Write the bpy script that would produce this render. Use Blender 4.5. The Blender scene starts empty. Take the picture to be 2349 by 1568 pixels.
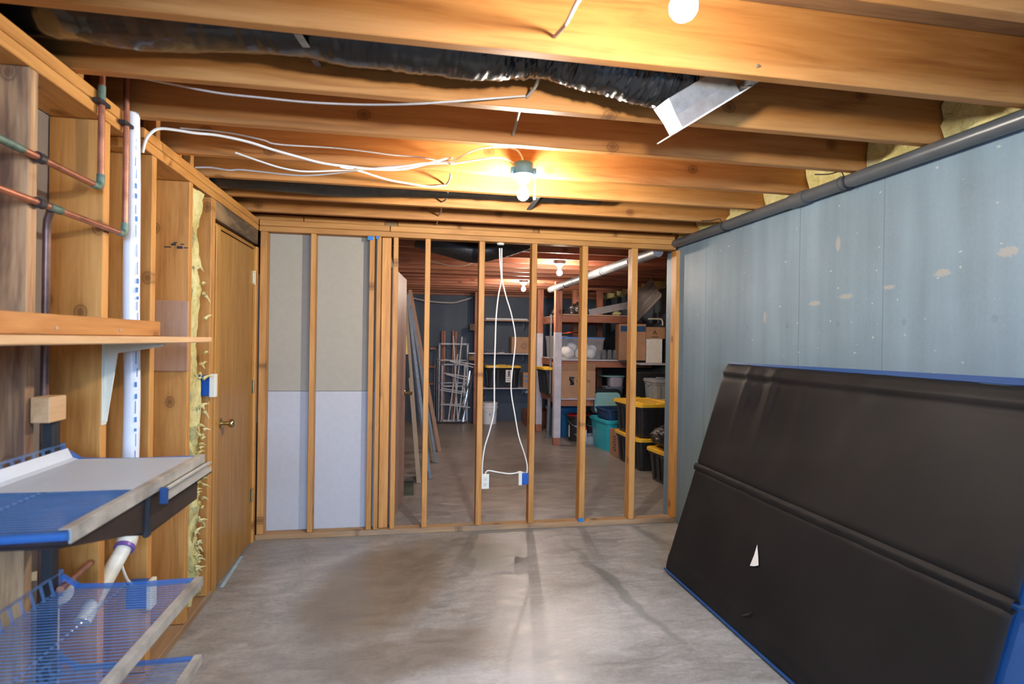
import bpy, bmesh, math, random
from mathutils import Vector, Matrix, noise
random.seed(7)
S = bpy.context.scene
COL = S.collection

# ------------------------------------------------------------------ camera
CX, CY, FP, CH = 1174.5, 784.0, 1316.27, 1.487
ROW_R = Vector((0.98438103, -0.17539184, 0.01522131))
ROW_D = Vector((0.01466142, -0.00448764, -0.99988245))
ROW_F = Vector((0.17543953, 0.98448848, -0.00184605))
RW = [Vector((ROW_R[0], ROW_D[0], ROW_F[0])), Vector((ROW_R[1], ROW_D[1], ROW_F[1])), Vector((ROW_R[2], ROW_D[2], ROW_F[2]))]
# rows above are world axes (x right, y depth, z up) seen in camera axes
CAMX = Vector((RW[0][0], RW[1][0], RW[2][0])); CAMD = Vector((RW[0][1], RW[1][1], RW[2][1])); CAMF = Vector((RW[0][2], RW[1][2], RW[2][2]))
CAMX = Vector((0.98438103, -0.17539184, 0.01522131)); CAMD = Vector((0.01466142, -0.00448764, -0.99988245)); CAMF = Vector((0.17543953, 0.98448848, -0.00184605))
cam = bpy.data.cameras.new('camera'); camo = bpy.data.objects.new('camera', cam); COL.objects.link(camo)
m = Matrix.Identity(4)
for i in range(3):
    m[i][0] = CAMX[i]; m[i][1] = -CAMD[i]; m[i][2] = -CAMF[i]
m[0][3], m[1][3], m[2][3] = 0, 0, CH
camo.matrix_world = m
cam.sensor_width = 36; cam.lens = FP / 2349 * 36; cam.clip_start = 0.02
cam.dof.use_dof = True; cam.dof.focus_distance = 4.6; cam.dof.aperture_fstop = 3.2
S.camera = camo

def ray(px, py): return CAMX * (px - CX) + CAMD * (py - CY) + CAMF * FP
def AY(px, py, Y): r = ray(px, py); return r * (Y / r.y) + Vector((0, 0, CH))
def AX(px, py, X): r = ray(px, py); return r * (X / r.x) + Vector((0, 0, CH))
def AZ(px, py, Z): r = ray(px, py); return r * ((Z - CH) / r.z) + Vector((0, 0, CH))

# ------------------------------------------------------------------ world, lights, exposure
W = bpy.data.worlds.new('world'); S.world = W; W.use_nodes = True
W.node_tree.nodes['Background'].inputs[0].default_value = (0.60, 0.75, 1.0, 1)
W.node_tree.nodes['Background'].inputs[1].default_value = 0.03
S.view_settings.view_transform = 'Standard'; S.view_settings.look = 'None'
S.view_settings.gamma = 1; S.view_settings.use_curve_mapping = False
S.view_settings.exposure = 0.95
def area(name, loc, size, size_y, power, color, rot):
    l = bpy.data.lights.new(name, 'AREA'); l.shape = 'RECTANGLE'; l.size = size; l.size_y = size_y
    l.energy = power; l.color = color
    o = bpy.data.objects.new(name, l); COL.objects.link(o); o.location = loc; o.rotation_euler = rot
    return o
DAY = area('daylight', (0.3, -2.7, 2.15), 2.4, 1.2, 290, (0.42, 0.64, 1.0), (math.radians(66), 0, 0))
BULB_MAIN = 820.0
BULB_MID = 1450.0      # radiance of the two bulbs in the near room
BULB_STORE = 760.0

# ------------------------------------------------------------------ object helpers
def cname(n): return n
def link(o, parent=None):
    COL.objects.link(o)
    if parent: o.parent = parent
    return o
def tag(o, label=None, cat=None, group=None, kind=None):
    if label: o['label'] = label
    if cat: o['category'] = cat
    if group: o['group'] = group
    if kind: o['kind'] = kind
    return o
def empty(name, loc=(0, 0, 0), rot=(0, 0, 0), label=None, cat=None, group=None, kind=None, parent=None):
    o = bpy.data.objects.new(name, None); link(o, parent); o.empty_display_size = 0.1
    o.location = loc; o.rotation_euler = rot
    return tag(o, label, cat, group, kind)
def children(o): return [c for c in bpy.data.objects if c.parent == o]
def copy_tree(o, parent=None):
    c = o.copy(); COL.objects.link(c); c.parent = parent
    for ch in children(o): copy_tree(ch, c)
    return c

class MB:
    def __init__(s): s.bm = bmesh.new()
    def box(s, a, b, bev=0.0, rot=None, piv=None):
        x0, y0, z0 = a; x1, y1, z1 = b
        c = Vector(((x0+x1)/2, (y0+y1)/2, (z0+z1)/2))
        r = bmesh.ops.create_cube(s.bm, size=1)
        vs = r['verts']
        for v in vs:
            v.co = Vector((v.co.x*abs(x1-x0), v.co.y*abs(y1-y0), v.co.z*abs(z1-z0))) + c
        if bev:
            es = list({e for v in vs for e in v.link_edges})
            r2 = bmesh.ops.bevel(s.bm, geom=es, offset=bev, segments=1, affect='EDGES', profile=0.5)
            vs = list({v for f in r2['faces'] for v in f.verts} | {v for v in vs if v.is_valid})
        if rot is not None:
            p = Vector(piv) if piv is not None else c
            for v in vs: v.co = rot @ (v.co - p) + p
        return s
    def bar(s, p, q, w, t, up=(0, 0, 1)):
        p = Vector(p); q = Vector(q); d = (q-p).normalized(); u = Vector(up)
        if abs(d.dot(u)) > 0.98: u = Vector((0, 1, 0))
        sd = d.cross(u).normalized(); u = sd.cross(d).normalized()
        vs = []
        for e in (p, q):
            for a, b in ((-1, -1), (1, -1), (1, 1), (-1, 1)):
                vs.append(s.bm.verts.new(e + sd*a*w/2 + u*b*t/2))
        for f in ((3, 2, 1, 0), (4, 5, 6, 7), (0, 1, 5, 4), (1, 2, 6, 5), (2, 3, 7, 6), (3, 0, 4, 7)):
            s.bm.faces.new([vs[i] for i in f])
        return s
    def tube(s, pts, r, n=8, cap=True, smooth=0, rf=None):
        pts = [Vector(p) for p in pts]
        if smooth: pts = spline(pts, smooth)
        rings = []; prev = None
        for i, p in enumerate(pts):
            d = (pts[min(i+1, len(pts)-1)] - pts[max(i-1, 0)]).normalized()
            if prev is None:
                u = Vector((0, 0, 1)) if abs(d.z) < 0.9 else Vector((1, 0, 0))
            else: u = prev
            sd = d.cross(u).normalized(); u = sd.cross(d).normalized(); prev = u
            rr = r if rf is None else rf(i/(len(pts)-1))
            if callable(rr): ring = [s.bm.verts.new(p + (sd*math.cos(t)+u*math.sin(t))*rr(t)) for t in [2*math.pi*k/n for k in range(n)]]
            else: ring = [s.bm.verts.new(p + (sd*math.cos(2*math.pi*k/n)+u*math.sin(2*math.pi*k/n))*rr) for k in range(n)]
            rings.append(ring)
        for a, b in zip(rings, rings[1:]):
            for k in range(n): s.bm.faces.new((a[k], a[(k+1) % n], b[(k+1) % n], b[k]))
        if cap: s.bm.faces.new(rings[0][::-1]); s.bm.faces.new(rings[-1])
        return s
    def loft(s, secs, n=3, cx=0, cy=0, cap0=True, cap1=True):
        # secs: (z, w, d, corner radius)
        rings = []
        for (z, w, d, r) in secs:
            r = min(r, w/2-1e-4, d/2-1e-4); ring = []
            for qx, qy, a0 in ((1, 1, 0), (-1, 1, 90), (-1, -1, 180), (1, -1, 270)):
                for k in range(n+1):
                    a = math.radians(a0 + 90*k/n)
                    ring.append(s.bm.verts.new((cx+qx*(w/2-r)+r*math.cos(a), cy+qy*(d/2-r)+r*math.sin(a), z)))
            rings.append(ring)
        N = len(rings[0])
        for a, b in zip(rings, rings[1:]):
            for k in range(N): s.bm.faces.new((a[k], a[(k+1) % N], b[(k+1) % N], b[k]))
        if cap0: s.bm.faces.new(rings[0][::-1])
        if cap1: s.bm.faces.new(rings[-1])
        return s
    def prism(s, poly, z0, z1, mat=None):
        a = [s.bm.verts.new((x, y, z0)) for x, y in poly]; b = [s.bm.verts.new((x, y, z1)) for x, y in poly]
        s.bm.faces.new(a[::-1]); s.bm.faces.new(b)
        for k in range(len(poly)): s.bm.faces.new((a[k], a[(k+1) % len(poly)], b[(k+1) % len(poly)], b[k]))
        if mat is not None:
            for v in a+b: v.co = mat @ v.co
        return s
    def grid(s, fn, nu, nv):
        vs = [[s.bm.verts.new(fn(u/nu, v/nv)) for v in range(nv+1)] for u in range(nu+1)]
        for i in range(nu):
            for j in range(nv): s.bm.faces.new((vs[i][j], vs[i+1][j], vs[i+1][j+1], vs[i][j+1]))
        return s
    def xform(s, M):
        for v in s.bm.verts: v.co = M @ v.co
        return s
    def build(s, name, mat, parent=None, smooth=False, loc=None, mods=()):
        bmesh.ops.recalc_face_normals(s.bm, faces=s.bm.faces)
        me = bpy.data.meshes.new(name); s.bm.to_mesh(me); s.bm.free()
        me.materials.append(mat)
        if smooth:
            for p in me.polygons: p.use_smooth = True
            try: me.set_sharp_from_angle(angle=math.radians(50))
            except Exception: pass
        o = bpy.data.objects.new(name, me); link(o, parent)
        if loc: o.location = loc
        return o

def spline(pts, k):
    out = []
    P = [pts[0]*2-pts[1]] + pts + [pts[-1]*2-pts[-2]]
    for i in range(1, len(P)-2):
        p0, p1, p2, p3 = P[i-1], P[i], P[i+1], P[i+2]
        for j in range(k):
            t = j/k
            out.append(0.5*((2*p1)+(p2-p0)*t+(2*p0-5*p1+4*p2-p3)*t*t+(3*p1-p0-3*p2+p3)*t**3))
    out.append(pts[-1]); return out
def arc(c, a, b, n=6):  # quarter bend from c+a to c+b
    c, a, b = Vector(c), Vector(a), Vector(b)
    return [c + a*math.cos(t) + b*math.sin(t) for t in [math.pi/2*i/n for i in range(n+1)]]

# ------------------------------------------------------------------ materials
def new_mat(name):
    m = bpy.data.materials.new(name); m.use_nodes = True
    nt = m.node_tree; b = nt.nodes['Principled BSDF']
    return m, nt, b
def N(nt, t, **kw):
    n = nt.nodes.new(t)
    for k, v in kw.items():
        if k in ('inputs',):
            for a, c in v.items(): n.inputs[a].default_value = c
        else: setattr(n, k, v)
    return n
def c4(c): return (c[0], c[1], c[2], 1)
def ramp(nt, stops, interp='LINEAR'):
    r = N(nt, 'ShaderNodeValToRGB'); cr = r.color_ramp; cr.interpolation = interp
    while len(cr.elements) < len(stops): cr.elements.new(0.5)
    for e, (p, c) in zip(cr.elements, stops): e.position = p; e.color = c4(c) if len(c) == 3 else c
    return r
def mix(nt, fac, a, b, mode='MIX'):
    n = N(nt, 'ShaderNodeMix', data_type='RGBA', blend_type=mode)
    L = nt.links
    if isinstance(fac, (int, float)): n.inputs[0].default_value = fac
    else: L.new(fac, n.inputs[0])
    for s, v in ((n.inputs[6], a), (n.inputs[7], b)):
        if isinstance(v, tuple): s.default_value = c4(v)
        else: L.new(v, s)
    return n.outputs[2]
def math_(nt, op, a, b=None, clamp=False):
    n = N(nt, 'ShaderNodeMath', operation=op); n.use_clamp = clamp
    for i, v in enumerate((a, b)):
        if v is None: continue
        if isinstance(v, (int, float)): n.inputs[i].default_value = v
        else: nt.links.new(v, n.inputs[i])
    return n.outputs[0]
def coords(nt, scale=(1, 1, 1), rnd=True, kind='Object'):
    tc = N(nt, 'ShaderNodeTexCoord'); mp = N(nt, 'ShaderNodeMapping'); mp.inputs['Scale'].default_value = scale
    nt.links.new(tc.outputs[kind], mp.inputs['Vector'])
    if rnd:
        oi = N(nt, 'ShaderNodeObjectInfo'); v = N(nt, 'ShaderNodeCombineXYZ')
        nt.links.new(math_(nt, 'MULTIPLY', oi.outputs['Random'], 71.0), v.inputs[0])
        nt.links.new(math_(nt, 'MULTIPLY', oi.outputs['Random'], 37.0), v.inputs[2])
        nt.links.new(v.outputs[0], mp.inputs['Location'])
    return mp.outputs[0]
def noise_(nt, vec, scale, detail=4, rough=0.5, dist=0.0):
    n = N(nt, 'ShaderNodeTexNoise'); n.inputs['Scale'].default_value = scale; n.inputs['Detail'].default_value = detail
    n.inputs['Roughness'].default_value = rough; n.inputs['Distortion'].default_value = dist
    nt.links.new(vec, n.inputs['Vector']); return n.outputs['Fac']
def bump(nt, b, h, strength=0.3, dist=0.01):
    n = N(nt, 'ShaderNodeBump'); n.inputs['Strength'].default_value = strength; n.inputs['Distance'].default_value = dist
    nt.links.new(h, n.inputs['Height']); nt.links.new(n.outputs[0], b.inputs['Normal'])

def wood(name, light, mid, dark, knots=0.66, rough=0.55, stain=None):
    m, nt, b = new_mat(name); L = nt.links
    v = coords(nt, (0.9, 9, 9))
    n1 = noise_(nt, v, 2.2, 7, 0.6, 0.8)
    v2 = coords(nt, (2.0, 60, 60)); n2 = noise_(nt, v2, 2.0, 3, 0.5)
    fac = math_(nt, 'ADD', math_(nt, 'MULTIPLY', n1, 0.75), math_(nt, 'MULTIPLY', n2, 0.25))
    r = ramp(nt, [(0.3, dark), (0.48, mid), (0.68, light)]); L.new(fac, r.inputs[0])
    col = r.outputs[0]
    oi = N(nt, 'ShaderNodeObjectInfo')
    vr = ramp(nt, [(0, (0.84, 0.80, 0.76)), (0.5, (1.0, 1.0, 1.0)), (1, (1.08, 1.05, 1.0))]); L.new(oi.outputs['Random'], vr.inputs[0])
    col = mix(nt, 1.0, col, vr.outputs[0], 'MULTIPLY')
    # knots
    vk3 = coords(nt, (3.6, 1, 4.6)); sk = N(nt, 'ShaderNodeSeparateXYZ'); L.new(vk3, sk.inputs[0]); ck = N(nt, 'ShaderNodeCombineXYZ'); L.new(sk.outputs[0], ck.inputs[0]); L.new(sk.outputs[2], ck.inputs[1])
    vo = N(nt, 'ShaderNodeTexVoronoi', voronoi_dimensions='2D'); vo.inputs['Scale'].default_value = 1.0; vo.inputs['Randomness'].default_value = 0.95
    L.new(ck.outputs[0], vo.inputs['Vector'])
    sep = N(nt, 'ShaderNodeSeparateColor'); L.new(vo.outputs['Color'], sep.inputs[0])
    pick = math_(nt, 'GREATER_THAN', sep.outputs[0], knots)
    kr = ramp(nt, [(0.0, (1, 1, 1)), (0.055, (0.75, 0.75, 0.75)), (0.07, (0.35, 0.35, 0.35)), (0.085, (0.9, 0.9, 0.9)), (0.12, (0.15, 0.15, 0.15)), (0.22, (0, 0, 0))])
    L.new(vo.outputs['Distance'], kr.inputs[0])
    kf = math_(nt, 'MULTIPLY', math_(nt, 'MULTIPLY', kr.outputs[0], pick), 0.75)
    col = mix(nt, kf, col, (dark[0]*0.30, dark[1]*0.24, dark[2]*0.22))
    if stain:
        vs = coords(nt, (0.8, 4, 4)); ns = noise_(nt, vs, 1.6, 4, 0.6, 0.5)
        sr = ramp(nt, [(0.45, (0, 0, 0)), (0.62, (1, 1, 1))]); L.new(ns, sr.inputs[0])
        col = mix(nt, math_(nt, 'MULTIPLY', sr.outputs[0], 0.85), col, stain)
    L.new(col, b.inputs['Base Color']); b.inputs['Roughness'].default_value = rough
    b.inputs['Specular IOR Level'].default_value = 0.3
    bump(nt, b, fac, 0.25, 0.004)
    return m
def plain(name, col, rough=0.5, metal=0.0, var=0.12, scale=18, spec=0.5, bmp=0.1, coat=0.0, **kw):
    m, nt, b = new_mat(name); L = nt.links
    v = coords(nt, (1, 1, 1)); n1 = noise_(nt, v, scale, 4, 0.6)
    r = ramp(nt, [(0.3, tuple(x*(1-var) for x in col)), (0.7, tuple(min(1, x*(1+var)) for x in col))]); L.new(n1, r.inputs[0])
    L.new(r.outputs[0], b.inputs['Base Color'])
    b.inputs['Roughness'].default_value = rough; b.inputs['Metallic'].default_value = metal
    b.inputs['Specular IOR Level'].default_value = spec
    b.inputs['Coat Weight'].default_value = coat
    if bmp: bump(nt, b, n1, bmp, 0.005)
    for k, vv in kw.items(): b.inputs[k.replace('_', ' ')].default_value = vv
    return m
def clear(name, col, alpha, rough=0.15, ribs=0.0):
    m, nt, b = new_mat(name); L = nt.links
    v = coords(nt, (1, 1, 1)); n1 = noise_(nt, v, 12, 3, 0.5)
    r = ramp(nt, [(0.3, tuple(x*0.85 for x in col)), (0.7, col)]); L.new(n1, r.inputs[0]); L.new(r.outputs[0], b.inputs['Base Color'])
    b.inputs['Roughness'].default_value = rough; b.inputs['Alpha'].default_value = alpha
    return m
def emit(name, col, strength):
    m, nt, b = new_mat(name)
    b.inputs['Base Color'].default_value = (0.9, 0.9, 0.9, 1)
    v = coords(nt, (1, 1, 1)); n1 = noise_(nt, v, 5, 1, 0.5)
    r = ramp(nt, [(0, tuple(x*0.97 for x in col)), (1, col)]); nt.links.new(n1, r.inputs[0]); nt.links.new(r.outputs[0], b.inputs['Emission Color'])
    b.inputs['Emission Strength'].default_value = strength
    return m

M = {}
M['stud'] = wood('pine_framing', (0.60, 0.31, 0.095), (0.50, 0.235, 0.062), (0.34, 0.14, 0.033))
M['joist'] = wood('fir_joist', (0.52, 0.255, 0.080), (0.44, 0.195, 0.054), (0.30, 0.115, 0.030), knots=0.72)
M['redjoist'] = wood('red_fir_joist', (0.46, 0.20, 0.115), (0.36, 0.14, 0.08), (0.24, 0.085, 0.048), knots=0.72)
M['oldwood'] = wood('weathered_wood', (0.22, 0.16, 0.10), (0.12, 0.085, 0.055), (0.05, 0.035, 0.022), rough=0.8, stain=(0.35, 0.22, 0.10))
M['stained'] = wood('bark_stained_stud', (0.50, 0.33, 0.18), (0.38, 0.22, 0.11), (0.22, 0.11, 0.055), stain=(0.075, 0.035, 0.025))
M['plate'] = wood('dusty_sill', (0.45, 0.29, 0.155), (0.36, 0.215, 0.105), (0.25, 0.14, 0.065), rough=0.8, stain=(0.26, 0.20, 0.14))
M['ply'] = wood('plywood', (0.52, 0.33, 0.22), (0.46, 0.28, 0.18), (0.36, 0.2, 0.12), knots=0.97)
M['door'] = wood('door_veneer', (0.50, 0.28, 0.070), (0.40, 0.20, 0.042), (0.30, 0.135, 0.026), knots=1.1, rough=0.4)
M['subfloor'] = wood('subfloor', (0.30, 0.17, 0.08), (0.24, 0.13, 0.06), (0.16, 0.08, 0.04), knots=1.1, rough=0.8)
M['lshelf'] = wood('shelf_board', (0.62, 0.42, 0.24), (0.56, 0.35, 0.18), (0.45, 0.25, 0.11), knots=0.9)
M['browndoor'] = plain('brown_door', (0.36, 0.22, 0.17), 0.45, scale=6, bmp=0.02)
M['hardboard'] = plain('hardboard', (0.36, 0.19, 0.10), 0.6, scale=8)
M['tanboard'] = plain('tan_board', (0.34, 0.22, 0.12), 0.6, scale=8)
M['card'] = plain('cardboard', (0.42, 0.235, 0.13), 0.8, scale=10, var=0.1)
M['card2'] = plain('cardboard_dark', (0.33, 0.18, 0.10), 0.8, scale=10, var=0.1)
M['drywall_tan'] = plain('drywall_tan', (0.37, 0.335, 0.265), 0.9, var=0.03, scale=30, spec=0.1)
M['drywall_white'] = plain('drywall_white', (0.46, 0.455, 0.465), 0.9, var=0.03, scale=30, spec=0.1)
M['drywall_grey'] = plain('drywall_grey', (0.42, 0.38, 0.33), 0.9, var=0.06, scale=10, spec=0.1)
M['white'] = plain('white_plastic', (0.78, 0.78, 0.76), 0.35, var=0.03)
M['cream'] = plain('cream_plastic', (0.72, 0.70, 0.58), 0.4, var=0.04)
M['pvc'] = plain('pvc_white', (0.72, 0.74, 0.80), 0.3, var=0.05, scale=8)
M['pvc_old'] = plain('pvc_aged', (0.62, 0.60, 0.50), 0.4, var=0.15, scale=14)
M['purple'] = plain('purple_primer', (0.16, 0.08, 0.30), 0.4, var=0.3)
M['bluetext'] = plain('blue_print', (0.05, 0.22, 0.5), 0.5, var=0.3, scale=60)
M['ink'] = plain('black_ink', (0.02, 0.02, 0.03), 0.7, var=0.2)
M['greypipe'] = plain('dark_grey_pipe', (0.075, 0.083, 0.09), 0.32, var=0.12, scale=6)
M['copper'] = plain('copper', (0.40, 0.165, 0.10), 0.40, metal=0.75, var=0.35, scale=14, bmp=0.05)
M['copper_dark'] = plain('dark_copper', (0.16, 0.09, 0.075), 0.4, metal=0.6, var=0.5, scale=10)
M['copper_old'] = plain('oxidised_copper', (0.12, 0.18, 0.14), 0.6, metal=0.5, var=0.5, scale=20)
M['black'] = plain('black_plastic', (0.018, 0.018, 0.02), 0.4, var=0.3)
M['rubber'] = plain('black_rubber', (0.012, 0.012, 0.014), 0.6, var=0.3)
M['foil'] = plain('black_duct_foil', (0.007, 0.008, 0.010), 0.24, var=0.4, scale=25, bmp=0.35, spec=0.6, coat=0.25)
M['oldduct'] = plain('dusty_black_duct', (0.012, 0.011, 0.010), 0.5, var=0.5, scale=30, bmp=0.3, spec=0.4)
M['galv'] = plain('galvanised_steel', (0.52, 0.55, 0.56), 0.32, metal=0.85, var=0.2, scale=18, bmp=0.05)
M['steel'] = plain('dull_steel', (0.16, 0.17, 0.185), 0.55, metal=0.2, var=0.2, scale=18)
M['brass'] = plain('brass', (0.50, 0.42, 0.24), 0.25, metal=1.0, var=0.1)
M['cable'] = plain('white_cable', (0.76, 0.74, 0.66), 0.45, var=0.05)
M['cablegrey'] = plain('grey_cable', (0.40, 0.37, 0.34), 0.5, var=0.1)
M['bluebox'] = plain('blue_box', (0.01, 0.085, 0.38), 0.35, var=0.08)
M['tealbox'] = plain('teal_fixture_box', (0.055, 0.17, 0.22), 0.4, var=0.15)
M['navyprint'] = plain('navy_print', (0.015, 0.07, 0.17), 0.7, var=0.2)
M['ductsteel'] = plain('silver_duct', (0.20, 0.21, 0.22), 0.5, metal=0.3, var=0.2, scale=14)
M['tape'] = plain('blue_tape', (0.02, 0.18, 0.48), 0.6, var=0.2)
M['tin'] = plain('white_metal_frame', (0.42, 0.41, 0.40), 0.5, var=0.15)
M['sheet'] = plain('white_sheet', (0.88, 0.93, 1.0), 0.35, var=0.02)
M['traydark'] = plain('dark_tray', (0.022, 0.016, 0.015), 0.3, var=0.3)
M['frost'] = clear('smoky_blue_plastic', (0.10, 0.18, 0.34), 0.08, 0.06)
M['bluelip'] = clear('blue_edge_plastic', (0.04, 0.15, 0.42), 0.62, 0.2)
M['rib'] = clear('blue_rib_plastic', (0.13, 0.24, 0.44), 0.34, 0.12)
M['lip'] = plain('dirty_label_strip', (0.33, 0.31, 0.27), 0.3, var=0.45, scale=9)
M['railmetal'] = plain('price_rail', (0.55, 0.54, 0.50), 0.3, metal=0.4, var=0.08)
M['yellow'] = plain('yellow_lid', (0.80, 0.46, 0.03), 0.4, var=0.06)
M['teal'] = plain('teal_tub', (0.02, 0.36, 0.44), 0.35, var=0.06)
M['navy'] = plain('navy_tub', (0.018, 0.05, 0.13), 0.35, var=0.1)
M['bluetote'] = plain('blue_tote', (0.01, 0.12, 0.25), 0.4, var=0.1)
M['mint'] = plain('mint_lid', (0.30, 0.55, 0.50), 0.4, var=0.05)
M['greytub'] = plain('grey_tub', (0.20, 0.22, 0.25), 0.4, var=0.08)
M['lilac'] = plain('pale_lilac_tub', (0.42, 0.38, 0.42), 0.4, var=0.05)
M['red'] = plain('red_plastic', (0.45, 0.01, 0.015), 0.35, var=0.1)
M['orange'] = plain('orange_cloth', (0.80, 0.13, 0.03), 0.8, var=0.2)
M['pink'] = plain('pink_plastic', (0.55, 0.05, 0.10), 0.5, var=0.15)
M['wadding'] = plain('white_wadding', (0.75, 0.72, 0.68), 0.9, var=0.08)
M['clear'] = clear('clear_bin', (0.75, 0.77, 0.80), 0.25, 0.1)
M['glass'] = clear('jar_glass', (0.35, 0.37, 0.37), 0.14, 0.03)
M['bluelid'] = plain('blue_lid', (0.08, 0.22, 0.55), 0.4, var=0.05)
M['postwhite'] = plain('whitewash', (0.55, 0.52, 0.55), 0.7, var=0.12, scale=9)
M['foam'] = plain('grey_flashing', (0.33, 0.29, 0.27), 0.6, var=0.08)
M['bag'] = plain('black_bag', (0.012, 0.012, 0.014), 0.38, var=0.4, scale=22, bmp=0.3, coat=0.1)
M['bulb'] = emit('bulb_glow', (1.0, 0.92, 0.80), BULB_MAIN)
M['bulb_mid'] = emit('bulb_glow_mid', (1.0, 0.92, 0.80), BULB_MID)
M['bulb_far'] = emit('bulb_glow_cool', (1.0, 0.84, 0.70), BULB_STORE)

# fibreglass
def fibre():
    m, nt, b = new_mat('yellow_fibreglass'); L = nt.links
    v = coords(nt, (1, 1, 1)); n1 = noise_(nt, v, 30, 6, 0.7, 0.6); n2 = noise_(nt, v, 5, 3, 0.5)
    r = ramp(nt, [(0.25, (0.42, 0.34, 0.10)), (0.5, (0.72, 0.64, 0.28)), (0.75, (0.85, 0.80, 0.50))]); L.new(math_(nt, 'ADD', math_(nt, 'MULTIPLY', n1, 0.6), math_(nt, 'MULTIPLY', n2, 0.4)), r.inputs[0])
    L.new(r.outputs[0], b.inputs['Base Color']); b.inputs['Roughness'].default_value = 1.0; b.inputs['Specular IOR Level'].default_value = 0.05
    bump(nt, b, n1, 0.9, 0.02); return m
M['fibre'] = fibre()

def blob(nt, vec, cx, cy, rx, ry, soft=0.4, ang=0.0):
    # soft ellipse mask in floor coordinates
    mp = N(nt, 'ShaderNodeMapping'); mp.vector_type = 'TEXTURE'
    mp.inputs['Location'].default_value = (cx, cy, 0); mp.inputs['Rotation'].default_value = (0, 0, ang); mp.inputs['Scale'].default_value = (rx, ry, 1)
    nt.links.new(vec, mp.inputs['Vector'])
    ln = N(nt, 'ShaderNodeVectorMath', operation='LENGTH'); nt.links.new(mp.outputs[0], ln.inputs[0])
    mr = N(nt, 'ShaderNodeMapRange'); mr.inputs['From Min'].default_value = 1-soft; mr.inputs['From Max'].default_value = 1+soft*0.4
    mr.inputs['To Min'].default_value = 1; mr.inputs['To Max'].default_value = 0; mr.interpolation_type = 'SMOOTHSTEP'
    nt.links.new(ln.outputs['Value'], mr.inputs['Value']); return mr.outputs[0]
def concrete_floor():
    m, nt, b = new_mat('concrete_floor'); L = nt.links
    v = coords(nt, (1, 1, 0.01), rnd=False)
    wr = N(nt, 'ShaderNodeTexNoise'); wr.inputs['Scale'].default_value = 2.5; wr.inputs['Detail'].default_value = 5; L.new(v, wr.inputs['Vector'])
    ad = N(nt, 'ShaderNodeVectorMath', operation='MULTIPLY_ADD'); L.new(wr.outputs['Color'], ad.inputs[0]); ad.inputs[1].default_value = (0.22, 0.22, 0); L.new(v, ad.inputs[2])
    off = N(nt, 'ShaderNodeVectorMath', operation='SUBTRACT'); L.new(ad.outputs[0], off.inputs[0]); off.inputs[1].default_value = (0.11, 0.11, 0)
    vw = off.outputs[0]
    n1 = noise_(nt, v, 1.1, 7, 0.62, 0.6)
    vs = N(nt, 'ShaderNodeMapping'); vs.inputs['Scale'].default_value = (1, 2.6, 1); vs.inputs['Rotation'].default_value = (0, 0, 0.5); L.new(v, vs.inputs['Vector'])
    n2 = noise_(nt, vs.outputs[0], 5, 8, 0.7, 1.2)
    n3 = noise_(nt, v, 45, 4, 0.6)
    f = math_(nt, 'ADD', math_(nt, 'MULTIPLY', n1, 0.36), math_(nt, 'ADD', math_(nt, 'MULTIPLY', n2, 0.46), math_(nt, 'MULTIPLY', n3, 0.18)))
    r = ramp(nt, [(0.34, (0.165, 0.155, 0.138)), (0.45, (0.235, 0.225, 0.208)), (0.54, (0.315, 0.305, 0.288)), (0.66, (0.45, 0.445, 0.435))]); L.new(f, r.inputs[0])
    col = r.outputs[0]
    stains = [(-0.15, 3.55, 0.42, 0.75, 0.35, -0.25, (0.17, 0.135, 0.095), 0.72), (0.30, 4.1, 0.40, 0.35, 0.5, 0.3, (0.19, 0.165, 0.13), 0.6),
              (0.05, 2.75, 0.55, 0.22, 0.5, 0.2, (0.18, 0.15, 0.12), 0.6), (1.25, 3.4, 0.045, 0.85, 0.5, 0.12, (0.13, 0.14, 0.13), 0.6),
              (0.62, 3.9, 0.30, 0.22, 0.5, 0.6, (0.16, 0.16, 0.14), 0.55), (-0.6, 2.7, 0.25, 0.6, 0.6, -0.5, (0.22, 0.19, 0.16), 0.4),
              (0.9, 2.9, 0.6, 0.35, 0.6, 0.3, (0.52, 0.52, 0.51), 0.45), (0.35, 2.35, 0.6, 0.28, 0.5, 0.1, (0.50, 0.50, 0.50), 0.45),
              (1.5, 6.6, 0.5, 0.35, 0.6, 0.3, (0.14, 0.12, 0.10), 0.5), (0.9, 5.4, 0.5, 0.7, 0.6, 0.3, (0.36, 0.29, 0.23), 0.4)]
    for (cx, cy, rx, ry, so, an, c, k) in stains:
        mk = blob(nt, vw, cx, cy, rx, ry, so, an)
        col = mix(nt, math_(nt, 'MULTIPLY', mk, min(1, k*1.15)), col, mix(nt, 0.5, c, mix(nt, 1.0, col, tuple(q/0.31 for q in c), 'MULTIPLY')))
    # the storage end of the slab is browner
    sp = N(nt, 'ShaderNodeSeparateXYZ'); L.new(v, sp.inputs[0])
    br = N(nt, 'ShaderNodeMapRange'); br.inputs['From Min'].default_value = 4.3; br.inputs['From Max'].default_value = 5.6; L.new(sp.outputs[1], br.inputs['Value'])
    col = mix(nt, math_(nt, 'MULTIPLY', br.outputs[0], 0.55), col, mix(nt, 1.0, col, (0.78, 0.62, 0.52), 'MULTIPLY'))
    L.new(col, b.inputs['Base Color'])
    rr = ramp(nt, [(0.35, (0.28, 0.28, 0.28)), (0.65, (0.48, 0.48, 0.48))]); L.new(n2, rr.inputs[0]); L.new(rr.outputs[0], b.inputs['Roughness'])
    b.inputs['Specular IOR Level'].default_value = 0.5
    bump(nt, b, f, 0.25, 0.008)
    return m
M['floor'] = concrete_floor()

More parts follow.
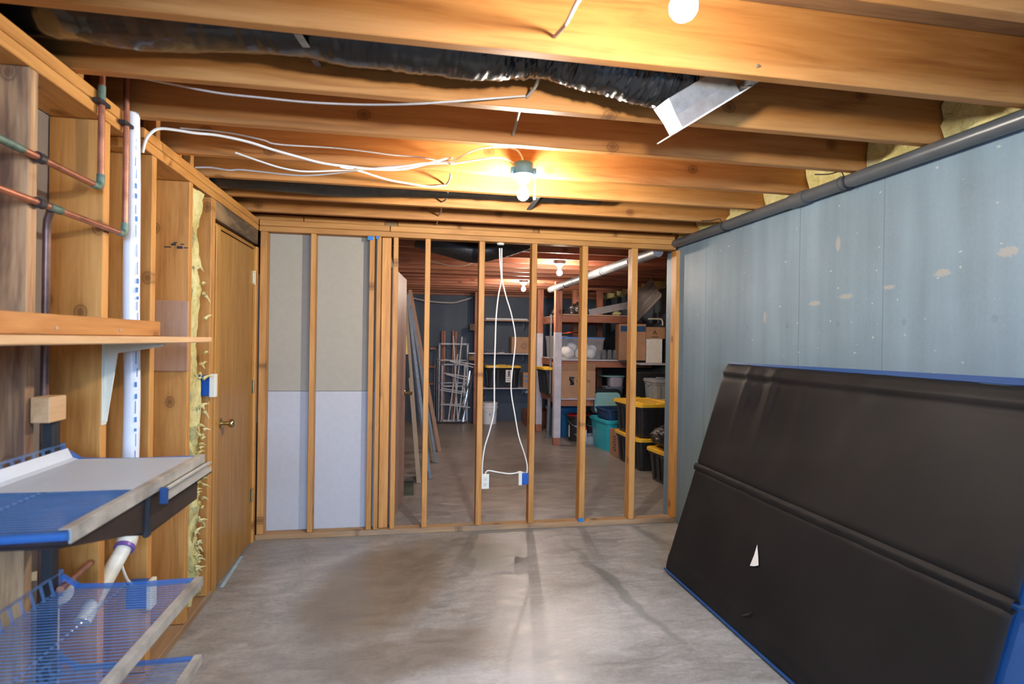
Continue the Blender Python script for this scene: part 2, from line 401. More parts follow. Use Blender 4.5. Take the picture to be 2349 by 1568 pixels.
def wall_paint(name, base, chips=True):
    m, nt, b = new_mat(name); L = nt.links
    v = coords(nt, (1, 1, 1), rnd=False)
    st = N(nt, 'ShaderNodeMapping'); st.inputs['Scale'].default_value = (3, 3, 0.25); L.new(v, st.inputs['Vector'])
    n1 = noise_(nt, st.outputs[0], 2.2, 5, 0.55)
    n2 = noise_(nt, v, 1.6, 7, 0.62)
    n3 = noise_(nt, v, 70, 3, 0.6)
    f = math_(nt, 'ADD', math_(nt, 'MULTIPLY', n1, 0.5), math_(nt, 'ADD', math_(nt, 'MULTIPLY', n2, 0.35), math_(nt, 'MULTIPLY', n3, 0.15)))
    r = ramp(nt, [(0.35, tuple(x*0.76 for x in base)), (0.65, tuple(x*1.18 for x in base))]); L.new(f, r.inputs[0])
    col = r.outputs[0]
    sp = N(nt, 'ShaderNodeSeparateXYZ'); L.new(v, sp.inputs[0])
    if chips:
        for y, w, k in ((4.02, 0.004, 0.5), (3.55, 0.0035, 0.25), (2.96, 0.0045, 0.5), (2.365, 0.004, 0.45)):
            d = math_(nt, 'ABSOLUTE', math_(nt, 'SUBTRACT', sp.outputs[1], y))
            mk = math_(nt, 'LESS_THAN', d, w)
            mk = math_(nt, 'MULTIPLY', mk, math_(nt, 'GREATER_THAN', n1, 0.45))
            col = mix(nt, math_(nt, 'MULTIPLY', mk, k), col, tuple(x*0.45 for x in base))
        # small pale chips
        vc = N(nt, 'ShaderNodeCombineXYZ'); L.new(math_(nt, 'MULTIPLY', sp.outputs[1], 7.0), vc.inputs[0]); L.new(math_(nt, 'MULTIPLY', sp.outputs[2], 11.0), vc.inputs[1])
        vo = N(nt, 'ShaderNodeTexVoronoi', voronoi_dimensions='2D'); vo.inputs['Scale'].default_value = 1.0; L.new(vc.outputs[0], vo.inputs['Vector'])
        se = N(nt, 'ShaderNodeSeparateColor'); L.new(vo.outputs['Color'], se.inputs[0])
        d = math_(nt, 'ADD', vo.outputs['Distance'], math_(nt, 'MULTIPLY', math_(nt, 'SUBTRACT', noise_(nt, v, 60, 3, 0.6), 0.5), 0.22))
        mk = math_(nt, 'MULTIPLY', math_(nt, 'LESS_THAN', d, math_(nt, 'MULTIPLY', se.outputs[1], 0.055)), math_(nt, 'GREATER_THAN', se.outputs[0], 0.55))
        col = mix(nt, math_(nt, 'MULTIPLY', mk, 0.42), col, (0.55, 0.53, 0.47))
        # a row of filled tie holes
        th = N(nt, 'ShaderNodeCombineXYZ'); L.new(math_(nt, 'MULTIPLY', math_(nt, 'SUBTRACT', math_(nt, 'FRACT', math_(nt, 'MULTIPLY', sp.outputs[1], 2.45)), 0.5), 30.0), th.inputs[0]); L.new(math_(nt, 'MULTIPLY', math_(nt, 'SUBTRACT', sp.outputs[2], 1.60), 62.0), th.inputs[1])
        tl = N(nt, 'ShaderNodeVectorMath', operation='LENGTH'); L.new(th.outputs[0], tl.inputs[0])
        col = mix(nt, math_(nt, 'MULTIPLY', math_(nt, 'LESS_THAN', tl.outputs['Value'], 1.0), 0.22), col, tuple(x*0.35 for x in base))
        bd = N(nt, 'ShaderNodeMapRange'); bd.inputs['From Min'].default_value = 1.50; bd.inputs['From Max'].default_value = 1.56; L.new(math_(nt, 'ADD', sp.outputs[2], math_(nt, 'MULTIPLY', n2, 0.05)), bd.inputs['Value'])
        col = mix(nt, math_(nt, 'MULTIPLY', math_(nt, 'SUBTRACT', 1.0, bd.outputs[0]), 0.10), col, tuple(x*0.8 for x in base))
        # rubbed tan patches
        for (y, z, ry, rz) in ((2.83, 1.72, 0.055, 0.018), (2.60, 1.742, 0.065, 0.016), (2.33, 1.765, 0.045, 0.014), (2.06, 1.80, 0.05, 0.02), (1.79, 1.85, 0.05, 0.025), (3.28, 1.66, 0.02, 0.05), (2.66, 2.02, 0.02, 0.05)):
            mp = N(nt, 'ShaderNodeMapping'); mp.vector_type = 'TEXTURE'; mp.inputs['Location'].default_value = (2.2, y, z); mp.inputs['Scale'].default_value = (1, ry, rz)
            L.new(v, mp.inputs['Vector'])
            ln = N(nt, 'ShaderNodeVectorMath', operation='LENGTH'); L.new(mp.outputs[0], ln.inputs[0])
            e = math_(nt, 'ADD', ln.outputs['Value'], math_(nt, 'MULTIPLY', noise_(nt, v, 90, 3, 0.7), 1.6))
            mk = math_(nt, 'LESS_THAN', e, 1.55)
            col = mix(nt, math_(nt, 'MULTIPLY', mk, 0.42), col, (0.42, 0.35, 0.24))
    L.new(col, b.inputs['Base Color']); b.inputs['Roughness'].default_value = 0.55; b.inputs['Specular IOR Level'].default_value = 0.3
    bump(nt, b, f, 0.4, 0.006)
    return m
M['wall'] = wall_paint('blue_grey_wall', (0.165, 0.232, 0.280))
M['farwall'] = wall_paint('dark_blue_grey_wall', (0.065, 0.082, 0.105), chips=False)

def cover_mat():
    m, nt, b = new_mat('black_dust_cover'); L = nt.links
    v = coords(nt, (1, 1, 1), rnd=False); n1 = noise_(nt, v, 2.5, 4, 0.5); n2 = noise_(nt, v, 300, 2, 0.5)
    r = ramp(nt, [(0.3, (0.0060, 0.0058, 0.0065)), (0.7, (0.012, 0.0110, 0.0115))]); L.new(n1, r.inputs[0]); L.new(r.outputs[0], b.inputs['Base Color'])
    b.inputs['Roughness'].default_value = 0.58; b.inputs['Specular IOR Level'].default_value = 0.22
    bump(nt, b, n2, 0.2, 0.002); return m
M['cover'] = cover_mat()
M['bluemat'] = plain('blue_vinyl', (0.012, 0.062, 0.20), 0.45, var=0.08)

# ------------------------------------------------------------------ lumber
_cache = {}
AXV = {'x': Vector((1, 0, 0)), 'y': Vector((0, 1, 0)), 'z': Vector((0, 0, 1))}
def lumber(name, x, y, z, mat, parent=None, bev=0.003, label=None, rot=None):
    """board spanning the ranges x, y, z; its grain runs along its longest side"""
    dims = {'x': abs(x[1]-x[0]), 'y': abs(y[1]-y[0]), 'z': abs(z[1]-z[0])}
    la, wa, ta = sorted(dims, key=lambda k: -dims[k])
    Lg, Wd, Th = dims[la], dims[wa], dims[ta]
    key = (round(Lg, 4), round(Wd, 4), round(Th, 4), mat.name)
    if key not in _cache:
        mb = MB(); bv = min(bev, Th*0.2); mb.box((-Lg/2, -Th/2, -Wd/2), (Lg/2, Th/2, Wd/2), bv)
        bmesh.ops.recalc_face_normals(mb.bm, faces=mb.bm.faces)
        me = bpy.data.meshes.new(name); mb.bm.to_mesh(me); mb.bm.free(); me.materials.append(mat); _cache[key] = me
    o = bpy.data.objects.new(name, _cache[key]); link(o, parent)
    X, Z = AXV[la], AXV[wa]; Y = Z.cross(X)
    Mx = Matrix((X, Y, Z)).transposed()
    if rot is not None: Mx = rot @ Mx
    o.rotation_euler = Mx.to_euler()
    o.location = ((x[0]+x[1])/2, (y[0]+y[1])/2, (z[0]+z[1])/2)
    if label: o['label'] = label
    return o

T = 0.042
# ================================================================== SETTING
mb = MB(); mb.grid(lambda u, v: Vector((-3.2+7.0*u, -3.2+13.8*v, 0)), 28, 56)
mb.box((-3.2, -3.2, -0.1), (3.8, 10.6, -0.001)); floor = tag(mb.build('floor', M['floor']), kind='structure')

mb = MB(); mb.box((-3.3, -3.3, 2.586), (3.9, 10.7, 2.61)); ceiling = tag(mb.build('ceiling', M['subfloor']), kind='structure')
JY = [-1.62, -1.2, -0.79, -0.38, 0.03, 0.44, 0.83, 1.225, 1.677, 2.09, 2.488, 2.94, 3.324, 3.747, 4.18]
for y in JY:
    lumber('joist', (-1.24, 2.38), (y, y+T), (2.35, 2.585), M['joist'], ceiling)
    lumber('joist', (-3.2, -1.10), (y+T+0.002, y+2*T), (2.35, 2.585), M['joist'], ceiling)
for k in range(15):
    y = 4.60 + 0.412*k
    lumber('joist', (-0.6 if k else -1.24, 3.6), (y, y+T), (2.35, 2.585), M['redjoist'], ceiling)
# pale crooked offcuts wedged between the joist ends above the left plate
for y in (2.62, 3.02, 3.40):
    lumber('blocking', (-1.14, -1.10), (y+0.12, y+0.16), (2.346, 2.575), M['joist'], ceiling)

# --- right concrete wall
mb = MB(); mb.box((2.20, -3.2, 0), (2.42, 4.70, 2.30), 0.004); wr = tag(mb.build('wall_right', M['wall']), kind='structure')
lumber('sill_plate', (2.30, 2.42), (-3.2, 4.7), (2.302, 2.345), M['joist'], wr)
lumber('rim_board', (2.39, 2.43), (-3.2, 4.7), (2.35, 2.58), M['joist'], wr)
def batt(name, a, b, parent, seed, amp=0.035, res=0.035, label=None, fr=9):
    """lumpy fibreglass filling a box"""
    mb = MB(); a = Vector(a); b = Vector(b); d = b-a
    nx, ny, nz = [max(2, int(abs(q)/res)) for q in d]
    bm = mb.bm
    r = bmesh.ops.create_cube(bm, size=1)
    vs = {}
    bm.free(); mb.bm = bmesh.new()
    def P(i, j, k):
        key = (i, j, k)
        if key not in vs:
            p = Vector((a.x+d.x*i/nx, a.y+d.y*j/ny, a.z+d.z*k/nz)); q = p*fr + Vector((seed, seed*2, 0))
            n = Vector((noise.noise(q), noise.noise(q+Vector((9, 0, 0))), noise.noise(q+Vector((0, 17, 0)))))
            n2 = Vector((noise.noise(q*3.3), noise.noise(q*3.3+Vector((9, 0, 0))), noise.noise(q*3.3+Vector((0, 17, 0)))))
            vs[key] = mb.bm.verts.new(p + n*amp + n2*amp*0.55)
        return vs[key]
    for j in range(ny):
        for k in range(nz):
            for i in (0, nx): mb.bm.faces.new((P(i, j, k), P(i, j+1, k), P(i, j+1, k+1), P(i, j, k+1)))
    for i in range(nx):
        for k in range(nz):
            for j in (0, ny): mb.bm.faces.new((P(i, j, k), P(i+1, j, k), P(i+1, j, k+1), P(i, j, k+1)))
    for i in range(nx):
        for j in range(ny):
            for k in (0, nz): mb.bm.faces.new((P(i, j, k), P(i+1, j, k), P(i+1, j+1, k), P(i, j+1, k)))
    o = mb.build(name, M['fibre'], parent, smooth=True)
    if label: o['label'] = label
    return o
JR = JY[8:] + [4.60]
for i in range(len(JR)-1):
    batt('insulation_batt', (2.205, JR[i]+T+0.012, 2.335), (2.36, JR[i+1]-0.012, 2.57), wr, i*3.1, amp=0.03)

# --- left framed wall (studs in front of the grey board of the next room)
mb = MB(); mb.box((-1.29, -3.2, 0), (-1.277, 3.50, 2.345)); wl = tag(mb.build('wall_left', M['drywall_grey']), kind='structure')
X0, X1 = -1.272, -1.094
for i, y in enumerate((-0.5, -0.1, 0.31, 0.72, 1.12, 1.50)):
    lumber('stud', (X0, X1), (y, y+T), (0.042, 2.26), M['stud'], wl)
lumber('stud', (X0, X1), (1.883, 1.925), (0.042, 2.26), M['stained'], wl, label='stud with dark bark stained side')
lumber('stud', (X0, X1), (2.298, 2.340), (0.042, 2.26), M['stud'], wl)
lumber('stud', (X0, X1), (2.692, 2.734), (0.042, 2.26), M['stud'], wl)
lumber('stud', (X0, X1), (3.115, 3.157), (0.042, 2.26), M['stud'], wl)
lumber('stud', (X0+0.03, X1), (3.435, 3.500), (0.042, 2.26), M['stud'], wl)
lumber('sill_plate', (X0, X1+0.004), (-3.2, 3.52), (0.0, 0.040), M['plate'], wl)
for (y0, y1, z0, z1, mt) in ((-3.2, 2.455, 2.262, 2.303, 'stud'), (-3.2, 2.475, 2.305, 2.347, 'stud'), (2.615, 4.44, 2.262, 2.303, 'stud'), (2.605, 4.44, 2.305, 2.347, 'stud')):
    lumber('top_plate', (X0, X1), (y0, y1), (z0, z1), M[mt], wl)
lumber('header_board', (X1-0.03, X1+0.002), (3.50, 4.415), (2.155, 2.258), M['oldwood'], wl, label='dark weathered board over the door')
lumber('cripple', (X1-0.06, X1-0.035), (3.50, 4.44), (2.12, 2.258), M['stud'], wl)
# plywood patch on the near face of the fourth stud
p0, p1 = AY(354, 688, 3.105), AY(431, 851, 3.105)
lumber('plywood_patch', (p0.x, p1.x), (3.098, 3.113), (p1.z, p0.z), M['ply'], wl, label='square of plywood nailed to the stud')
batt('insulation_batt', (-1.225, 3.170, 0.10), (-1.098, 3.275, 2.25), wl, 5.0, amp=0.028, label='yellow batt squeezed beside the stud')
batt('insulation_batt', (-1.20, 3.19, 0.12), (-1.085, 3.28, 1.0), wl, 15.0, amp=0.045, label='torn lower end of the yellow batt')
# pulled tufts of fibreglass
mb = MB()
for k in range(60):
    z = random.uniform(0.15, 1.15) if k < 48 else random.uniform(1.2, 2.1); y = random.uniform(3.19, 3.30); l = random.uniform(0.02, 0.055)
    c = Vector((-1.075, y, z)); d = Vector((random.uniform(0.1, 0.6), random.uniform(0.2, 1), random.uniform(-0.9, 0.3))).normalized()
    mb.tube([c, c+d*l*0.5+Vector((0, 0, 0.006)), c+d*l], 0.012, n=5, rf=lambda t: 0.008*(1-t)+0.0015)
o = mb.build('insulation_tufts', M['fibre'], wl, smooth=True); o['kind'] = 'stuff'
# unseen closing wall, added to keep world light out above the left plates
mb = MB(); mb.box((-3.25, -3.2, 0), (-3.2, 10.6, 2.6)); tag(mb.build('wall_light_block', M['drywall_grey']), kind='structure')

# --- door in the left wall
door = empty('door_1', (-1.125, 3.625, 0.012), kind='structure')
mb = MB(); mb.box((-0.018, 0.0, 0.0), (0.018, 0.752, 2.105), 0.002); mb.xform(Matrix.Identity(4))
def grainless(mb, name, mat, parent): return mb.build(name, mat, parent)
mb.bm.free()
sl = lumber('door_slab', (-0.018, 0.018), (0.0, 0.752), (0.0, 2.10), M['door'], door)
k = MB(); k.loft([(0, 0.062, 0.062, 0.031), (0.006, 0.064, 0.064, 0.032), (0.010, 0.05, 0.05, 0.025), (0.012, 0.024, 0.024, 0.012), (0.038, 0.022, 0.022, 0.011), (0.046, 0.040, 0.040, 0.02), (0.058, 0.054, 0.054, 0.027), (0.070, 0.050, 0.050, 0.025), (0.078, 0.03, 0.03, 0.015)], n=4)
k.xform(Matrix.Translation((0.018, 0.065, 0.955)) @ Matrix.Rotation(math.radians(90), 4, 'Y'))
k.build('door_knob', M['brass'], door, smooth=True)
k = MB(); k.box((-0.01, -0.001, 0.915), (0.012, 0.002, 0.995)); k.build('latch_plate', M['brass'], door)
for z in (0.34, 1.12, 1.90):
    h = MB(); h.box((0.0185, 0.725, z-0.045), (0.021, 0.748, z+0.045)); h.tube([(0.024, 0.758, z-0.048), (0.024, 0.758, z+0.048)], 0.007, n=10)
    h.box((0.012, 0.762, z-0.045), (0.023, 0.772, z+0.045))
    h.build('hinge', M['brass'], door, smooth=False)
fr = empty('trim_1', (0, 0, 0), kind='structure')
lumber('door_jamb', (-1.235, -1.100), (3.548, 3.620), (0, 2.13), M['door'], fr)
lumber('door_jamb', (-1.235, -1.105), (4.380, 4.400), (0, 2.13), M['door'], fr)
lumber('trimmer', (-1.235, -1.094), (4.402, 4.451), (0, 2.14), M['stud'], fr)
lumber('door_head', (-1.235, -1.103), (3.545, 4.40), (2.118, 2.140), M['door'], fr)
lumber('door_stop', (-1.155, -1.144), (3.62, 3.635), (0.012, 2.115), M['door'], fr)
mb = MB(); mb.box((-1.29, 3.5, 0), (-1.277, 4.6, 2.34)); mb.build('backing_board', M['drywall_grey'], fr)

# --- framed partition with the storage room behind
wb = empty('wall_back', (0, 0, 0), kind='structure')
YF, YB = 4.452, 4.545
def pstud(px0, px1, py=900, mat='stud', y0=YF, y1=YB, z0=0.042, z1=2.261):
    a = AY(px0, py, y0).x; b = AY(px1, py, y0).x
    return lumber('stud', (a, b), (y0, y1), (z0, z1), M[mat], wb)
for a, b in ((592, 608), (708, 720), (843, 855), (860, 870), (898, 909), (971, 983), (1095, 1108), (1216, 1228), (1332, 1345), (1446, 1459), (1547, 1559)):
    pstud(a, b)
pstud(872, 893, y0=4.49, y1=4.53)
lumber('sill_plate', (-1.094, 2.20), (YF, YB), (0, 0.040), M['plate'], wb)
lumber('top_plate', (-1.094, 2.165), (YF, YB), (2.262, 2.302), M['stud'], wb)
lumber('top_plate', (-1.094, -0.16), (YF+0.002, YB), (2.304, 2.346), M['stud'], wb)
lumber('top_plate', (-0.155, 2.165), (YF+0.002, YB), (2.304, 2.346), M['stud'], wb)
for a, b in ((-1.24, -0.79), (-0.785, -0.20), (-0.10, 1.0), (1.005, 2.16)):
    lumber('nailer', (a, b), (YF+0.012, YB), (2.348, 2.388), M['stud'], wb)
lumber('nailer', (-0.198, -0.102), (YF+0.02, YB), (2.348, 2.386), M['oldwood'], wb, label='short dark offcut in the top course')
mb = MB(); mb.box((-1.094, 4.548, 1.085), (-0.20, 4.562, 2.345)); o = mb.build('drywall_panel', M['drywall_tan'], wb); o['label'] = 'upper tan drywall sheet'
mb = MB(); mb.box((-1.094, 4.548, 0.02), (-0.20, 4.562, 1.082)); o = mb.build('drywall_panel', M['drywall_white'], wb); o['label'] = 'lower white drywall sheet'
# scraps of blue tape on the framing
mb = MB(); c = AY(850, 545, YF); mb.box((c.x-0.02, YF-0.002, c.z-0.018), (c.x+0.02, YF-0.001, c.z+0.012)); mb.build('tape_scrap', M['tape'], wb)
mb = MB(); c = AY(866, 545, YF); mb.box((c.x-0.012, YF-0.002, c.z-0.01), (c.x+0.012, YF-0.001, c.z+0.012)); mb.build('tape_scrap', M['tape'], wb)
mb = MB(); c = AY(1332, 1191, YF); mb.box((c.x-0.02, YF-0.004, 0.040), (c.x+0.02, YF+0.0, 0.068)); mb.build('tape_scrap', M['tape'], wb)

# --- storage room shell
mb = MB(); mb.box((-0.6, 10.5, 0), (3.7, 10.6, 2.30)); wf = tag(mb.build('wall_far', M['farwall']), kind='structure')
lumber('sill_plate', (-0.6, 3.7), (10.47, 10.6), (2.302, 2.345), M['redjoist'], wf)
lumber('rim_board', (-0.6, 3.7), (10.56, 10.6), (2.35, 2.58), M['redjoist'], wf)
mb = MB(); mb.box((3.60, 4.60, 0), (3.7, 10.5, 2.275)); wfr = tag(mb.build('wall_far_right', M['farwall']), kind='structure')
for i in range(14):
    y = 4.60 + 0.412*i
    batt('insulation_batt', (3.48, y+T+0.012, 2.28), (3.66, y+0.39, 2.57), wfr, 40+i*2.7, amp=0.03, res=0.06)
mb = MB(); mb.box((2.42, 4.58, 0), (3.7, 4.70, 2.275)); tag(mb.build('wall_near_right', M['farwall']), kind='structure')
mb = MB(); mb.box((-0.24, 4.565, 0), (-0.20, 10.5, 2.345)); tag(mb.build('wall_storage_left', M['drywall_tan']), kind='structure')
# --- wall behind the camera with its window
mb = MB(); mb.box((-3.2, -1.95, 0), (-0.9, -1.85, 2.345)); mb.box((1.5, -1.95, 0), (2.2, -1.85, 2.345)); mb.box((-0.9, -1.95, 0), (1.5, -1.85, 1.1)); mb.box((-0.9, -1.95, 2.25), (1.5, -1.85, 2.345))
tag(mb.build('wall_front', M['drywall_white']), kind='structure')
mb = MB()
for x in (-0.9, 0.28, 1.46): mb.box((x, -1.94, 1.1), (x+0.04, -1.87, 2.25))
mb.box((-0.9, -1.94, 1.1), (1.5, -1.87, 1.14)); mb.box((-0.9, -1.94, 2.21), (1.5, -1.87, 2.25))
tag(mb.build('window_1', M['white']), kind='structure')

# ================================================================== NEAR ROOM THINGS
# --- folding mat leaning on the right wall
mat = empty('folding_mat', (1.72, 1.49, 0.0), label='large black covered folding mat with blue edges leaning on the blue grey concrete wall', cat='mat')
BL = Vector((1.700, 0, 0.006)); TL = Vector((2.150, 0, 1.345))
up = (TL-BL).normalized(); nrm = Vector((-up.z, 0, up.x)); LEN = (TL-BL).length; FY0, FY1 = 1.49, 3.555
def matpt(u, v, off):  # u along y (0 near .. 1 far), v up
    far = FY1 - 0.05*(1-v)
    return BL + up*(LEN*v) + nrm*off + Vector((0, FY0+(far-FY0)*u, 0)) - Vector((1.72, 1.49, 0))
def cover(u, v, lo, hi):
    vv = lo+(hi-lo)*v; y = FY0+(FY1-FY0)*u; s = vv*LEN
    h = 0.006*noise.noise(Vector((y*1.4, s*1.0, 3))) + 0.004*noise.noise(Vector((y*5+s*1.5, s*1.6, 9)))
    if lo > 0.3:   # creases hanging from the top seam
        for (yc, w, a) in ((3.25, 0.03, 0.012), (3.10, 0.045, -0.010), (3.00, 0.03, 0.010), (2.72, 0.05, 0.007), (2.35, 0.06, 0.006), (1.95, 0.08, 0.006)):
            h += a*math.exp(-((y-yc-0.06*(0.9-vv))/w)**2)*math.exp(-((vv-0.88)/0.16)**2)
        h += 0.010*math.exp(-((vv-0.955)/0.012)**2) - 0.006*math.exp(-((vv-0.93)/0.01)**2)
        h -= 0.012*math.sin(math.pi*v)*math.sin(math.pi*u)
    else:
        h += 0.004*math.exp(-((vv-0.06)/0.02)**2)
        h -= 0.008*math.sin(math.pi*v)*math.sin(math.pi*u)
    edge = min(v, 1-v, 1.0); e = min(1, edge/0.03); h = h*e - 0.014*(1-e)
    eu = min(1, min(u, 1-u)/0.008); h = h - 0.012*(1-eu)
    rag = 0.004*noise.noise(Vector((y*9, lo, 0)))*(1 if v in (0, 1) else 0)
    return matpt(u, vv+rag, 0.052+h)
FOLD = 0.492
for nm, lo, hi, lb in (('cover_panel', 0.0, FOLD-0.006, 'lower black cover panel with a small torn hole'), ('cover_panel', FOLD+0.006, 1.0, 'upper black cover panel with hanging creases')):
    mb = MB(); mb.grid(lambda u, v: cover(u, v, lo, hi), 150, 50)
    o = mb.build(nm, M['cover'], mat, smooth=True); o['label'] = lb
mb = MB(); mb.grid(lambda u, v: matpt(u, FOLD-0.018+0.032*v, 0.050+0.008*math.sin(math.pi*v)+0.003*noise.noise(Vector((u*30, v*3, 1)))), 120, 6); mb.build('seam_strip', M['cover'], mat, smooth=True)
for lo, hi in ((0.0, FOLD), (FOLD, 1.0)):
    mb = MB()
    pr = [(lo+0.002, 0.026), (hi-0.002, 0.026), (hi-0.002, 0.0), (lo+0.002, 0.0)]
    a = [mb.bm.verts.new(matpt(-0.045 if lo > 0.3 else -0.03, v, o_)) for v, o_ in pr]; b = [mb.bm.verts.new(matpt(1.0, v, o_)) for v, o_ in pr]
    mb.bm.faces.new(a); mb.bm.faces.new(b[::-1])
    for i in range(4): mb.bm.faces.new((a[i], a[(i+1) % 4], b[(i+1) % 4], b[i]))
    mb.build('mat_core', M['bluemat'], mat)
for k in range(5):   # stitched piping along the top edge
    mb = MB(); mb.tube([matpt(-0.045, 1.003+0.005*k, 0.034-0.003*k), matpt(1.0, 1.001+0.0015*k, 0.034-0.003*k)], 0.0042, n=6); mb.build('piping', M['bluemat'], mat, smooth=True)
for k in range(2):
    mb = MB(); mb.tube([matpt(-0.03, 0.0, 0.03+0.014*k), matpt(1.0, 0.0, 0.03+0.014*k)], 0.007, n=6); mb.build('piping', M['bluemat'], mat, smooth=True)
# torn hole showing pale padding
def on_cover(px, py, off=0.056):
    r = ray(px, py); o = Vector((0, 0, CH)); p0 = BL+nrm*off
    return o + r*((p0-o).dot(nrm)/r.dot(nrm)) - Vector((1.72, 1.49, 0))
mb = MB(); hp = [(1737, 1248), (1739, 1272), (1740, 1296), (1730, 1298), (1720, 1297), (1730, 1272)]
vs = [mb.bm.verts.new(on_cover(x, y, 0.058)) for x, y in hp]; vb = [mb.bm.verts.new(on_cover(x, y, 0.052)) for x, y in hp]
mb.bm.faces.new(vs); mb.bm.faces.new(vb[::-1])
for i in range(len(vs)): mb.bm.faces.new((vs[i], vs[(i+1) % 6], vb[(i+1) % 6], vb[i]))
o = mb.build('torn_hole', M['wadding'], mat); o['label'] = 'pale padding showing through a tear'
mb = MB(); hp = [(1700, 1409), (1712, 1406), (1727, 1402), (1716, 1411), (1703, 1413)]
vs = [mb.bm.verts.new(on_cover(x, y, 0.064)) for x, y in hp]; vb = [mb.bm.verts.new(on_cover(x, y, 0.052)) for x, y in hp]
mb.bm.faces.new(vs); mb.bm.faces.new(vb[::-1])
mb.build('torn_hole', M['rubber'], mat)

# --- dark grey pipe along the top of the right wall
gp = empty('drain_pipe', (2.157, 0.3, 2.313), label='dark grey plastic pipe running along the top of the blue grey wall', cat='pipe')
mb = MB(); mb.tube([(0, -1.0, 0), (0, 2.72, 0), (0, 4.28, 0)], 0.034, n=20); mb.build('pipe_run', M['greypipe'], gp, smooth=True)
for y0, y1, r in ((2.55, 2.68, 0.0395), (2.28, 2.292, 0.037)):
    mb = MB(); mb.tube([(0, y0, 0), (0, y1, 0)], r, n=20); mb.build('coupling', M['greypipe'], gp, smooth=True)
for y in (2.60-0.36, 3.43-0.05):
    mb = MB(); mb.tube([Vector((0.038*math.cos(t), y, 0.038*math.sin(t))) for t in [math.pi*(-1.2+1.45*i/12) for i in range(13)]], 0.005, n=6)
    mb.tube([(-0.031, y, 0.022), (-0.05, y, 0.045), (-0.10, y+0.02, 0.034), (-0.17, y+0.03, 0.031)], 0.0028, n=5, smooth=3)
    mb.build('pipe_hook', M['rubber'], gp, smooth=True)

# --- bulbs
def ceiling_bulb(name, loc, label, bulbmat, boxmat, mount_y=None, wires=True, group=None):
    """keyless ceiling holder: box, ring, lampholder, bulb; loc is the centre of the bulb"""
    e = empty(name, loc, label=label, cat='lamp', group=group)
    mb = MB(); mb.loft([(0.098, 0.10, 0.10, 0.05), (0.155, 0.098, 0.098, 0.049), (0.16, 0.09, 0.09, 0.045)], n=6)
    mb.box((-0.066, -0.012, 0.098), (-0.045, 0.012, 0.135), 0.003); mb.box((0.045, -0.012, 0.098), (0.066, 0.012, 0.135), 0.003)
    mb.build('junction_box', boxmat, e, smooth=True)
    mb = MB(); mb.loft([(0.058, 0.05, 0.05, 0.025), (0.072, 0.06, 0.06, 0.03), (0.082, 0.095, 0.095, 0.0475), (0.0965, 0.112, 0.112, 0.056), (0.098, 0.10, 0.10, 0.05)], n=6); mb.build('lampholder', M['white'], e, smooth=True)
    mb = MB(); mb.tube([(0, 0, 0.057), (0, 0, 0.038)], 0.014, n=12); mb.build('bulb_cap', M['galv'], e, smooth=True)
    prof = [(0.040, 0.013), (0.030, 0.016), (0.018, 0.025), (0.004, 0.030), (-0.012, 0.029), (-0.024, 0.021), (-0.031, 0.009), (-0.0325, 0.002)]
    mb = MB(); mb.loft([(z, 2*r, 2*r, r) for z, r in prof], n=4); mb.build('glowing_bulb', bulbmat, e, smooth=True)
    return e
b1 = ceiling_bulb('ceiling_lamp', AY(1568, 14, 1.185), 'bare glowing bulb cut off by the top edge of the picture, below the nearest joists', M['bulb'], M['tealbox'])
b2 = ceiling_bulb('ceiling_lamp', (0.558, 2.875, 2.235), 'bare glowing bulb in a white holder under a teal blue junction box among the joists', M['bulb_mid'], M['tealbox'])
p = AZ(1277, 632, 2.235); b3 = ceiling_bulb('ceiling_lamp', (1.59, 6.05, 2.235), 'nearer and larger of the two glowing bulbs in the storage room', M['bulb_far'], M['steel'])
b4 = ceiling_bulb('ceiling_lamp', (1.60, 8.10, 2.235), 'farther and smaller of the two glowing bulbs in the storage room', M['bulb_far'], M['steel'])
mb = MB(); mb.tube([(0.058, 0, 0.10), (0.063, 0, 0.06), (0.061, 0.002, 0.02), (0.060, 0, -0.01)], 0.0022, n=5); mb.build('pull_chain', M['galv'], b2)
mb = MB(); mb.tube([(0.060, 0, -0.008), (0.060, 0, -0.024)], 0.007, n=8); mb.build('chain_pull', M['white'], b2)

# --- flexible ducts
def duct(name, pts, r, label, cat, mat, wr_amp, seed, squash=0.8, n=30, k=24):
    mb = MB(); pts = spline([Vector(p) for p in pts], k); prev = None; rings = []
    tot = len(pts)
    for i, p in enumerate(pts):
        d = (pts[min(i+1, tot-1)]-pts[max(i-1, 0)]).normalized(); u = Vector((0, 0, 1)); sd = d.cross(u).normalized(); u = sd.cross(d).normalized()
        ring = []
        rr = r(i/(tot-1)) if callable(r) else r
        for q in range(n):
            t = 2*math.pi*q/n; s = i*0.09
            g = i/(tot-1)
            w = 1 + wr_amp*(0.8*noise.noise(Vector((s*1.0+seed, math.cos(t)*1.2, math.sin(t)*1.2))) + (0.25+0.9*g*g)*noise.noise(Vector((s*(4+9*g)+seed+math.sin(t)*1.5, math.cos(t)*2.5, math.sin(t)*2.5))))
            ring.append(mb.bm.verts.new(p + (sd*math.cos(t) + u*math.sin(t)*squash)*rr*w))
        rings.append(ring)
    for a, b in zip(rings, rings[1:]):
        for q in range(n): mb.bm.faces.new((a[q], a[(q+1) % n], b[(q+1) % n], b[q]))
    mb.bm.faces.new(rings[0][::-1]); mb.bm.faces.new(rings[-1])
    o = mb.build(name, mat, None, smooth=True)
    return o
YD = 1.905
